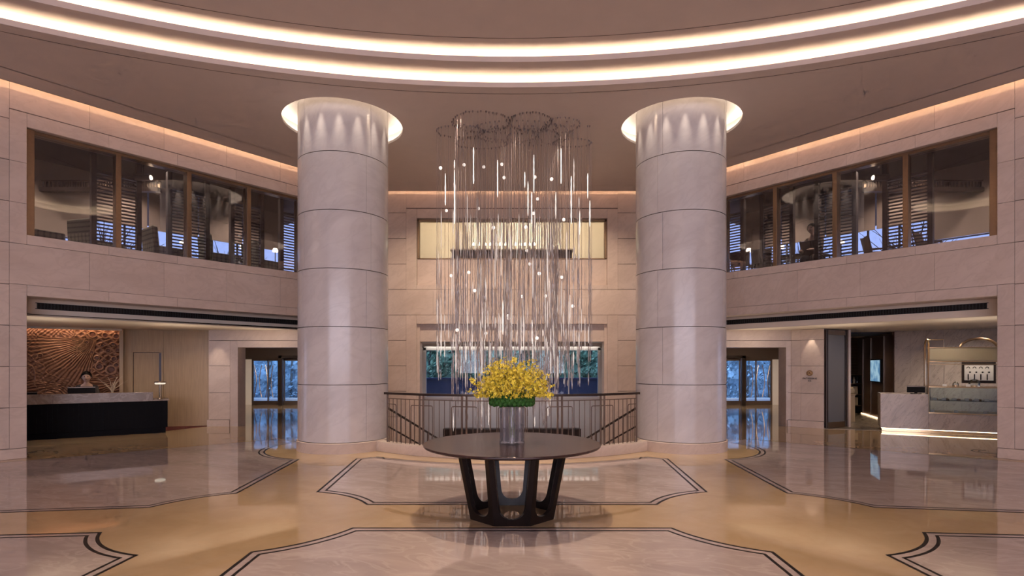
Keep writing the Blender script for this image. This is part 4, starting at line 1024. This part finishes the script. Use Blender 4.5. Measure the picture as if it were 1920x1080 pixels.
# twig plant
tw = empty('twig_plant', fd(2.42, .36, .79)); r_ = random.Random(5)
q = Vector(fd(2.42, .36, .79))
MB().lathe([(0, .79), (.06, .79), (.075, .86), (.05, .92), (.04, .92)], (q.x, q.y, 0), 20).build('pot', M_taupe, tw, smooth=True)
for k in range(16):
    a = r_.uniform(0, 2*PI); l_ = r_.uniform(.28, .48); o_ = r_.uniform(.05, .34)
    p_ = [q+Vector((0, 0, .10))+Vector((math.cos(a)*o_*t*t+.015*math.sin(7*t+k), math.sin(a)*o_*t*t, l_*t)) for t in [i/7 for i in range(8)]]
    MB().tube(p_, [.008-.0008*i for i in range(8)], 5).build('twig', M_twig, tw)
tag(tw, 'spray of pale curving twigs in a pot on the reception desk', 'plant')
q = Vector(fd(3.37, .25, .81)); lm = empty('desk_lamp', q)
MB().lathe([(0, .81), (.07, .81), (.07, .822), (.006, .826), (.006, 1.17), (0, 1.17)], (q.x, q.y, 0), 20).build('stem', M_brass, lm, smooth=True)
MB().lathe([(.0, 1.225), (.11, 1.225), (.125, 1.215), (.125, 1.195), (.115, 1.195), (.11, 1.21), (0, 1.21)], (q.x, q.y, 0), 32).build('lamp_shade', M_bronze, lm, smooth=True)
MB().lathe([(0, 1.205), (.11, 1.205), (.112, 1.165), (.10, 1.158), (0, 1.155)], (q.x, q.y, 0), 32).build('diffuser', emit('soft_lamp', (1, .88, .70), .9), lm, smooth=True)
tag(lm, 'small bronze disc lamp glowing on the low right end of the reception desk', 'lamp')

# ------------------------------------------------------------------ right: patisserie
SG0, SG1 = (7.38, 14.56), (7.95, 14.05)
fs, LS = LF(SG0, SG1)
sw = struct(MB().box(0, LS, 0, .35, 0, 2.55, fs).build('wall_sign', M_wall))
pb = MB()
for z0, z1 in ((.18, .89), (.89, 1.6), (1.6, 2.27), (2.27, 2.55)):
    pb.box(0, .23, -.015, 0, z0+.005, z1-.005, fs).box(.232, LS, -.015, 0, z0+.005, z1-.005, fs)
MB().box(0, LS, -.004, .001, 0, 2.55, fs).build('joint', M_groove, sw); pb.build('stone_panel', M_wall, sw, bevel=.002)
struct(MB().box(-.02, LS, -.05, -.015, 0, .175, fs).build('baseboard_sign', M_wall, bevel=.004))
spot_light('sign_spot', fs(.48, -.16, 2.52), fs(.48, .05, 1.6), 12, (1, .80, .62), 42, .5, .02)
sgn = empty('shop_sign', fs(.48, -.016, 1.3))
q = Vector(fs(.44, -.02, 1.415)); d_ = Vector(fs(.44, -.035, 1.415))-q
MB().tube([q, q+d_], .075, 32).build('emblem_disc', M_brass, sgn)
e2 = MB()
for k in range(8):
    a = 2*PI*k/8; c = Vector(fs(.44+.035*math.cos(a), -.037, 1.415+.035*math.sin(a))); e2.sphere(c, .013, 6, 4)
e2.build('emblem_rosette', M_bronze, sgn)
xdir = Vector(fs(1, 0, 0))-Vector(fs(0, 0, 0))
def text_on(txt, s, z, size, fr, t, parent, mat, cname, spacing=1.0):
    cu_ = bpy.data.curves.new(cname, 'FONT'); cu_.body = txt; cu_.size = size; cu_.extrude = .004; cu_.align_x = 'CENTER'; cu_.space_character = spacing
    ob = bpy.data.objects.new(cname, cu_); COL.objects.link(ob); cu_.materials.append(mat)
    bpy.context.view_layer.update(); me_ = bpy.data.meshes.new_from_object(ob.evaluated_get(bpy.context.evaluated_depsgraph_get())); bpy.data.objects.remove(ob)
    ob = bpy.data.objects.new(cname, me_); COL.objects.link(ob); me_.materials.clear(); me_.materials.append(mat)
    ob.parent = parent; p = Vector(fr(s, t, z)); ang = math.atan2(xdir.y, xdir.x)
    ob.matrix_parent_inverse = parent.matrix_basis.inverted(); ob.matrix_basis = Matrix.Translation(p) @ Matrix.Rotation(ang, 4, 'Z') @ Matrix.Rotation(PI/2, 4, 'X'); return ob
text_on('PATISSERIE', .44, 1.255, .062, fs, -.020, sgn, M_black, 'lettering', 1.15)
g_ = MB()
for k, s in enumerate((.405, .445)):   # two small characters, too small in the photo to read
    g_.box(s, s+.028, -.024, -.016, 1.226, 1.230, fs).box(s, s+.028, -.024, -.016, 1.212, 1.216, fs).box(s, s+.028, -.024, -.016, 1.198, 1.202, fs).box(s+.012, s+.016, -.024, -.016, 1.198, 1.236, fs)
g_.build('small_characters', M_black, sgn)
tag(sgn, 'gold round emblem above dark PATISSERIE lettering on the stone pier', 'sign')
# folding glass panel
P0, P1 = (7.98, 14.03), (8.74, 14.40)
fp, LP = LF(P0, P1)
fg = empty('folding_panel', P0+(0,))
MB().box(0, .075, -.02, .10, .02, 2.53, fp).box(LP-.055, LP, -.01, .07, .02, 2.53, fp).build('stile', M_darkm, fg, bevel=.004)
MB().box(.075, LP-.055, 0, .06, 2.40, 2.53, fp).box(.075, LP-.055, 0, .06, .02, .16, fp).build('rail', M_bronze, fg, bevel=.004)
gp = MB(); n = 70
for k in range(n):
    a, b = .075+(LP-.13)*k/n, .075+(LP-.13)*(k+1)/n; w0, w1 = .012*(k % 2), .012*((k+1) % 2)
    gp.hexa([fp(a, .02+w0, .16), fp(b, .02+w1, .16), fp(b, .045, .16), fp(a, .045, .16), fp(a, .02+w0, 2.40), fp(b, .02+w1, 2.40), fp(b, .045, 2.40), fp(a, .045, 2.40)])
gp.build('ribbed_glass', M_frost, fg)
tag(fg, 'folded-open door leaf of ribbed grey glass in a dark frame beside the patisserie sign', 'door leaf')
struct(MB().box(8.80, 8.86, 14.42, 14.5, 0, 2.55).build('trim_5', M_wall))
struct(MB().ext([(7.96, 14.06), (9.12, 13.62), (12.9, 11.5), (13.6, 13.0), (12.2, 19.1), (10.1, 19.1), (8.62, 15.0), (8.62, 14.5)], 0, .004).build('floor_patisserie', M_tile))
struct(MB().ext([(8.52, 14.6), (8.62, 14.6), (10.12, 19.1), (10.02, 19.1)], 0, 2.55).box(10.0, 12.4, 19.0, 19.1, 0, 2.55).build('wall_patisserie', M_walnut))
ps = MB()
for k in range(24): ps.box(10.3, 12.1, 18.94, 19.0, 1.30+k*.052, 1.335+k*.052)
struct(ps.build('trim_6', M_bronze))
tag(MB().box(9.5, 10.9, 15.5, 17.0, 2.50, 2.545).build('ceiling_panel', M_dceil), 'dark recessed ceiling panel inside the patisserie doorway', 'ceiling panel')
BW0, BW1 = (11.65, 18.3), (10.56, 15.28)
def fb(s, t, z):   # along the brown wall from back to front, t away from the aisle
    d = Vector((BW1[0]-BW0[0], BW1[1]-BW0[1])).normalized(); return (BW0[0]+d.x*s-d.y*t, BW0[1]+d.y*s+d.x*t, z)
LB = math.hypot(BW1[0]-BW0[0], BW1[1]-BW0[1])
bwl = struct(MB().box(-.8, LB, 0, .12, 0, 2.55, fb).build('wall_walnut', M_walnut))
st = MB()
for s in (.0, .95, 2.35): st.box(s-.02, s+.02, -.02, 0, .05, 2.5, fb)
st.box(-.1, LB, -.02, 0, 2.47, 2.53, fb).build('bronze_strip', M_steel, bwl)
MB().box(-.1, LB, -.04, -.02, .02, .03, fb).build('light_strip', emit('aisle_led', (1, .72, .45), 6), bwl)
scn = empty('wall_screen', fb(1.65, -.04, 1.4))
MB().box(1.12, 2.22, -.06, 0, 1.10, 1.80, fb).build('casing', M_monitor, scn, bevel=.004); MB().box(1.16, 2.18, -.064, -.060, 1.13, 1.77, fb).build('screen', M_screen, scn)
tag(scn, 'bright blue picture screen mounted on the walnut wall of the patisserie', 'screen')
ped = MB().box(9.55, 9.80, 15.75, 16.15, .004, .76).box(9.53, 9.82, 15.73, 16.17, .76, .79)
tag(ped.build('display_plinth', M_oak, bevel=.004), 'brown wooden display plinth just inside the patisserie doorway', 'plinth')
cb = skin_mesh('bread_basket', [(9.6, 15.95, .90), (9.72, 15.95, .87), (9.88, 15.95, .96), (9.58, 15.95, 1.05), (9.9, 15.95, .88)], [(0, 1), (1, 2), (0, 3), (1, 4)], [.10, .09, .06, .035, .09], 2)
cb.materials.append(M_cushion); o = bpy.data.objects.new('plush_bag', cb); COL.objects.link(o); tag(o, 'cream soft bag-like item on top of the display plinth', 'bag')
# product shelves
sh = empty('product_shelf', (11.1, 18.6, 0))
for z in (.25, .62, .98, 1.28): MB().box(10.7, 11.75, 18.45, 18.93, z, z+.025).build('shelf', M_bronze, sh)
for x in (10.7, 11.72): MB().box(x, x+.03, 18.45, 18.93, 0.004, 1.30).build('upright', M_darkm, sh)
tag(sh, 'bronze shelf unit of products on the far wall inside the patisserie', 'shelf')
bt = MB().lathe([(0, 0), (.035, 0), (.037, .12), (.012, .17), (.012, .22), (0, .22)], n=10)
bm_ = [simple('bottle_blue', (.05, .10, .22), .2), simple('bottle_dark', (.015, .015, .02), .15), simple('bottle_cream', (.55, .45, .30), .4)]
meshes = []
for m in bm_: me = bt.mesh('bottle', True); me.materials.append(m); meshes.append(me)
for k in range(9):
    o = bpy.data.objects.new('bottle', meshes[(k*2) % 3]); COL.objects.link(o); o.location = (10.80+k*.105, 18.6, 1.005)
    tag(o, 'small bottle in the row on the top shelf of products in the patisserie', 'bottle', 'bottles on the patisserie shelf')
bxm = MB().box(-.12, .12, -.1, .1, 0, .26).mesh('gift_box', bevel=.004); bxm.materials.append(M_cushion)
for k in range(6):
    o = bpy.data.objects.new('gift_box', bxm); COL.objects.link(o); o.location = (10.88+(k % 3)*.32, 18.65, .275 if k < 3 else .645)
    tag(o, 'cream gift box on the lower shelves inside the patisserie', 'box', 'gift boxes on the patisserie shelves')
# marble wall
fmz, LMZ = LF((10.54, 15.2), (13.4, 12.62))
mw = struct(MB().box(0, LMZ, 0, .12, 0, 2.55, fmz).build('wall_marble', M_greym))
mp_ = MB(); k = 0
while k < LMZ-.1: mp_.box(k+.003, min(k+.36, LMZ)-.003, -.012, 0, .0, 2.55, fmz); k += .36
mp_.build('marble_slab', M_greym, mw, bevel=.002)
# counter
fc_, LC = LF((9.10, 13.62), (10.97, 12.59))
ct = empty('patisserie_counter', fc_(1, .3, 0)); LC = 2.55
MB().box(0, .955, 0, .72, .08, .925, fc_).build('marble_block', M_greym, ct, bevel=.004)
MB().box(.957, LC, 0, .72, .08, .47, fc_).build('marble_base', M_greym, ct, bevel=.004)
MB().box(.03, LC, .05, .66, 0.004, .08, fc_).build('brass_plinth', M_brass, ct)
MB().box(.02, LC, .015, .035, .068, .078, fc_).build('light_strip', emit('counter_led', (1, .80, .56), 6), ct)
tag(ct, 'grey veined marble counter with a glowing brass foot in the patisserie', 'counter')
cs = empty('display_case', fc_(1.7, .3, .47))
MB().box(.957, LC, -.01, .73, .47, .50, fc_).build('brass_sill', M_brass, cs)
MB().box(.985, LC, .02, .03, .50, 1.09, fc_).box(.985, LC, .69, .70, .50, 1.09, fc_).box(.985, .995, .03, .69, .50, 1.09, fc_).build('glass_panel', M_caseglass, cs)
MB().box(1.0, LC, .05, .66, .775, .787, fc_).build('glass_shelf', pane('shelf_glass', (.80, .88, .95), refl=1.6, milk=.22, milkcol=(.55, .62, .75)), cs)
MB().box(.96, LC, .0, .72, 1.09, 1.12, fc_).build('top_shelf', M_brass, cs)
for z in (1.70, 2.03): MB().box(.97, LC, .26, .30, z, z+.022, fc_).build('brass_rail', M_brass, cs)
MB().box(.98, LC, .27, .285, 1.722, 2.03, fc_).build('cream_valance', pane('cream_glass', (.6, .58, .5), refl=.6, milk=.8, milkcol=(.62, .56, .44)), cs)
MB().box(.98, LC, .27, .29, 1.64, 1.652, fc_).build('brass_rail', M_brass, cs)
ar_ = [fc_(.965, .03, .50), fc_(.965, .03, 2.05)]+[fc_(.965, .03+.26*(1-math.cos(a)), 2.05+.20*math.sin(a)) for a in [PI*i/10 for i in range(1, 10)]]+[fc_(.965, .55, 2.05), fc_(.965, .55, 1.12)]
MB().tube(ar_, .020, 8).build('arched_post', M_brass, cs, smooth=True)
MB().tube([fc_(1.98+.34*math.cos(a), .45, 2.03+.22*math.sin(a)) for a in [PI*i/14 for i in range(15)]], .03, 8).build('brass_arch', M_bronze, cs, smooth=True)
MB().tube([fc_(.98, .45, 2.24), fc_(1.32, .45, 2.24), fc_(1.32, .45, 2.05)], .008, 6).build('thin_rail', M_brass, cs)
tag(cs, 'glass pastry display case with brass frame and cream valance on the patisserie counter', 'display case')
cardm = MB().hexa([(-.04, -.02, 0), (.04, -.02, 0), (.04, .02, 0), (-.04, .02, 0), (-.038, -.002, .055), (.038, -.002, .055), (.038, .002, .055), (-.038, .002, .055)]).mesh('price_card'); cardm.materials.append(M_card)
cang = math.atan2(12.59-13.62, 10.97-9.10)
k = 0
for lst, t, z, nm in (([1.28, 1.72], .10, 1.12, 'top brass shelf'), ([1.00, 1.10, 1.27, 1.46, 1.70, 1.88, 2.06], .14, .787, 'middle glass shelf'), ([1.05, 1.5, 2.04], .14, .50, 'bottom')):
    for s in lst:
        o = bpy.data.objects.new('price_card', cardm); COL.objects.link(o); o.location = fc_(s, t, z+.001); o.rotation_euler = (0, 0, cang)
        tag(o, 'small white price card on the %s of the pastry case' % nm, 'card', 'price cards, '+nm)
pasm = MB().lathe([(0, 0), (.03, 0), (.036, .012), (.03, .03), (0, .035)], n=10).mesh('pastry', True); pasm.materials.append(simple('baked_pastry', (.32, .17, .07), .6))
for s in (1.15, 1.36, 1.58, 1.79, 1.97):
    o = bpy.data.objects.new('pastry', pasm); COL.objects.link(o); o.location = fc_(s, .3, .788)
    tag(o, 'small round pastry behind the cards on the middle shelf of the case', 'pastry', 'pastries in the case')
for (s, r, lb) in ((1.53, .065, 'small clear glass cloche near the middle of the case top'), (1.88, .12, 'wide glass cake dome at the right on the case top')):
    q = fc_(s, .35, 1.121); cl = empty('cake_dome', q)
    MB().lathe([(0, 1.121), (r, 1.121), (r, 1.14), (0, 1.14)], (q[0], q[1], 0), 24).build('stand', M_brass, cl)
    MB().lathe([(r*.9, 1.14), (r*.9, 1.14+r*.6), (r*.6, 1.14+r*1.1), (.01, 1.14+r*1.3), (.01, 1.14+r*1.5)], (q[0], q[1], 0), 24).build('dome', M_caseglass, cl, smooth=True)
    tag(cl, lb, 'cake dome')
bd = empty('display_board', fc_(1.95, .95, 1.25))
MB().box(1.80, 2.35, .90, .93, 1.25, 1.62, fc_).build('board', M_card, bd)
sq = MB()
for k in range(4):
    s = 1.86+k*.12
    sq.box(s, s+.02, .892, .90, 1.26, 1.40, fc_); sq.sphere(fc_(s+.045, .896, 1.45), .018, 8, 6); sq.tube([fc_(s+.01+.03*math.cos(a), .895, 1.54+.04*math.sin(a)) for a in [PI*i/6 for i in range(7)]], .007, 5)
sq.build('board_figures', M_black, bd)
MB().box(1.76, 2.40, .90, .98, 1.18, 1.70, fc_).build('frame', M_darkm, bd).location = (0, .0, 0)
for o in bd.children:
    if o.name.startswith('frame'): o.location = Vector(fc_(0, .035, 0))-Vector(fc_(0, 0, 0))
tag(bd, 'pale board with black figures in a dark frame behind the pastry case', 'display board')
monitor(fc_, .74, .20, .925, .36, .16, 'black till screen on the marble patisserie counter', .03)
can_lights('patisserie_light', (10.7, 13.2, 2.5), 2.0, 1.2, 75, (1, .80, .60)); can_lights('patisserie_light', (9.8, 16.8, 2.45), 1.4, 2.8, 30, (1, .76, .52), 1, 2)
can_lights('patisserie_light', (8.6, 13.2, 2.5), 1.0, .8, 12, (1, .78, .56), 1, 1)
person(FR(3.78, 1.9, 3.72), 2.2+PI, 'seated person in a brown jumper seen through the upper right window', M_brownj, 0, seat=.46)

# ------------------------------------------------------------------ chandelier
ch_ = empty('crystal_chandelier', (0, 11.0, ZC))
rc = random.Random(21)
def oval(cx, cy, rx, ry, n, a0=0, a1=2*PI):
    return [(cx+rx*math.cos(a0+(a1-a0)*i/n)+rc.gauss(0, .012), cy+ry*math.sin(a0+(a1-a0)*i/n)+rc.gauss(0, .012)) for i in range(n)]
P = []
P += oval(-.60, 10.72, .55, .46, 46); P += oval(.36, 10.72, .40, .42, 38); P += oval(-1.05, 11.15, .47, .30, 34); P += oval(.98, 10.85, .34, .34, 26)
P += oval(1.28, 11.72, .40, .22, 28); P += oval(-.1, 11.35, .62, .36, 48); P += oval(.45, 11.45, .55, .42, 36); P += oval(-.65, 11.75, .55, .28, 38); P += oval(.1, 10.95, .8, .3, 44); P += oval(.85, 11.3, .3, .5, 30)
P += [(rc.uniform(-1.2, 1.3), rc.uniform(10.6, 11.8)) for _ in range(30)]
def rod(x, y, z1, z0, r):
    mb = MB(); n = max(3, int((z1-z0)/.07)); z1_ = z1; ph = rc.uniform(0, 6)
    b = len(mb.v); m = 5
    for i in range(n+1):
        t = i/n; rr = r*(.45 if i in (0, n) else rc.uniform(.7, 1.2)); z = z1+(z0-z1)*t
        for k in range(m):
            a = ph+2*PI*k/m+i*.7; mb.v.append((x+rr*math.cos(a), y+rr*math.sin(a), z))
    for i in range(n):
        for k in range(m): mb.f.append((b+i*m+k, b+i*m+(k+1) % m, b+(i+1)*m+(k+1) % m, b+(i+1)*m+k))
    mb.f.append(tuple(range(b, b+m))); mb.f.append(tuple(range(b+n*m, b+n*m+m)))
    return mb
rods = []; wires = []; hooks = []
for i, (x, y) in enumerate(P):
    ztop = 5.2-abs(rc.gauss(0, 1))*1.2 if rc.random() < .18 else rc.uniform(3.2, 4.9)
    zbot = rc.uniform(1.4, 2.5) if rc.random() < .66 else rc.uniform(.35, 1.5)
    if abs(x) > 1.25: zbot = max(zbot, 1.3)
    wires.append(((x, y, ZC), (x, y, zbot+.2), .0022)); hooks.append((x, y))
    z = ztop
    while z > zbot:
        L_ = rc.choice((.22, .35, .5, .75)); 
        lo = z < 2.6
        if rc.random() < (.62 if not lo else .75): rods.append((x, y, z, max(z-L_, zbot-.1), rc.uniform(.006, .0105) if not lo else rc.uniform(.008, .014)))
        z -= L_+rc.uniform(.03, .3)
# tall bright feature rods (photo positions)
for px, y0, y1 in ((888, 276, 345), (933, 300, 370), (1001, 290, 362), (1052, 278, 345), (1076, 298, 362), (835, 325, 385), (852, 318, 420), (984, 322, 352), (990, 340, 405), (1102, 325, 372), (1106, 376, 425), (1042, 360, 410), (1071, 330, 420), (997, 360, 420), (852, 300, 316), (943, 563, 628), (998, 600, 645), (1087, 395, 440)):
    y = 10.9; x = (px-960)/1034*y; rods.insert(0, (x, y, 1.63+(684-y0)/1034*y, 1.63+(684-y1)/1034*y, .0115)); wires.insert(0, ((x, y, ZC), (x, y, 1.63+(684-y1)/1034*y), .0025)); hooks.append((x, y))
big = rods[:18]; rest = sorted(rods[18:], key=lambda r: -(r[2]-r[3])*r[4]); rods = big+rest
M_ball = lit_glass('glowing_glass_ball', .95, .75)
for i, r in enumerate(rods[:100]): rod(*r).build('crystal_rod', M_litc if i < 18 else (M_litd if i % 3 == 0 else M_cryst), ch_)
mb = MB(); slots = []
for i, r in enumerate(rods[100:]):
    q = rod(*r); b = len(mb.v); mb.v += q.v; mb.f += [tuple(i_+b for i_ in f_) for f_ in q.f]; slots += [1 if i % 6 == 0 else 0]*len(q.f)
o = mb.build('crystal_rods', M_cryst, ch_, recalc=False); o['kind'] = 'stuff'; o.data.materials.append(M_litd)
o.data.polygons.foreach_set('material_index', slots)
for w in wires[:100]: MB().tube([w[0], w[1]], w[2], 4, cap=False).build('wire', M_wire, ch_, recalc=False)
mb = MB()
for w in wires[100:]: mb.tube([w[0], w[1]], w[2], 4, cap=False)
o = mb.build('wires', M_wire, ch_, recalc=False); o['kind'] = 'stuff'
hk = MB().lathe([(0, 0), (.012, 0), (.010, -.02), (.004, -.04), (0, -.04)], n=8).mesh('ceiling_fitting'); hk.materials.append(M_hook)
for i, (x, y) in enumerate(hooks[:100]):
    o = bpy.data.objects.new('ceiling_fitting', hk); COL.objects.link(o); o.parent = ch_; o.location = (x, y-11.0, 0)
mb = MB()
for x, y in hooks[100:]: mb.lathe([(0, ZC), (.012, ZC), (.010, ZC-.02), (.004, ZC-.04), (0, ZC-.04)], (x, y, 0), 6)
o = mb.build('ceiling_fittings', M_hook, ch_); o['kind'] = 'stuff'
mb = MB()
for loop_ in ((-.60, 10.72, .55, .46), (.36, 10.72, .40, .42), (-1.05, 11.15, .47, .30), (.98, 10.85, .34, .34), (1.28, 11.72, .40, .22), (-.1, 11.35, .62, .36), (-.65, 11.75, .55, .28)):
    mb.tube([(loop_[0]+loop_[2]*math.cos(2*PI*i/40), loop_[1]+loop_[3]*math.sin(2*PI*i/40), ZC-.012) for i in range(40)], .002, 4, closed=True)
mb.build('ring_rail', M_wire, ch_)
bl = MB().sphere((0, 0, 0), .033, 14, 10).mesh('glass_ball', True); bl.materials.append(M_ball)
for i, (px, py) in enumerate(((826, 315), (870, 309), (907, 313), (941, 308), (945, 333), (1003, 332), (1034, 336), (837, 395), (897, 391), (1008, 373), (1000, 400), (1057, 412), (925, 427), (986, 426), (988, 470), (993, 495), (846, 517), (879, 511), (890, 545), (857, 619), (911, 625), (953, 592), (954, 597), (1023, 555), (1074, 574), (1007, 634), (1011, 513), (930, 458), (979, 556), (1053, 520))):
    y = 10.4+(i*37 % 13)*.09; o = bpy.data.objects.new('glass_ball', bl); COL.objects.link(o); o.parent = ch_; o.location = ((px-960)/1034*y, y-11.0, 1.63+(684-py)/1034*y-ZC)
tag(ch_, 'cascading chandelier of hanging crystal rods and glass balls between the columns', 'chandelier')
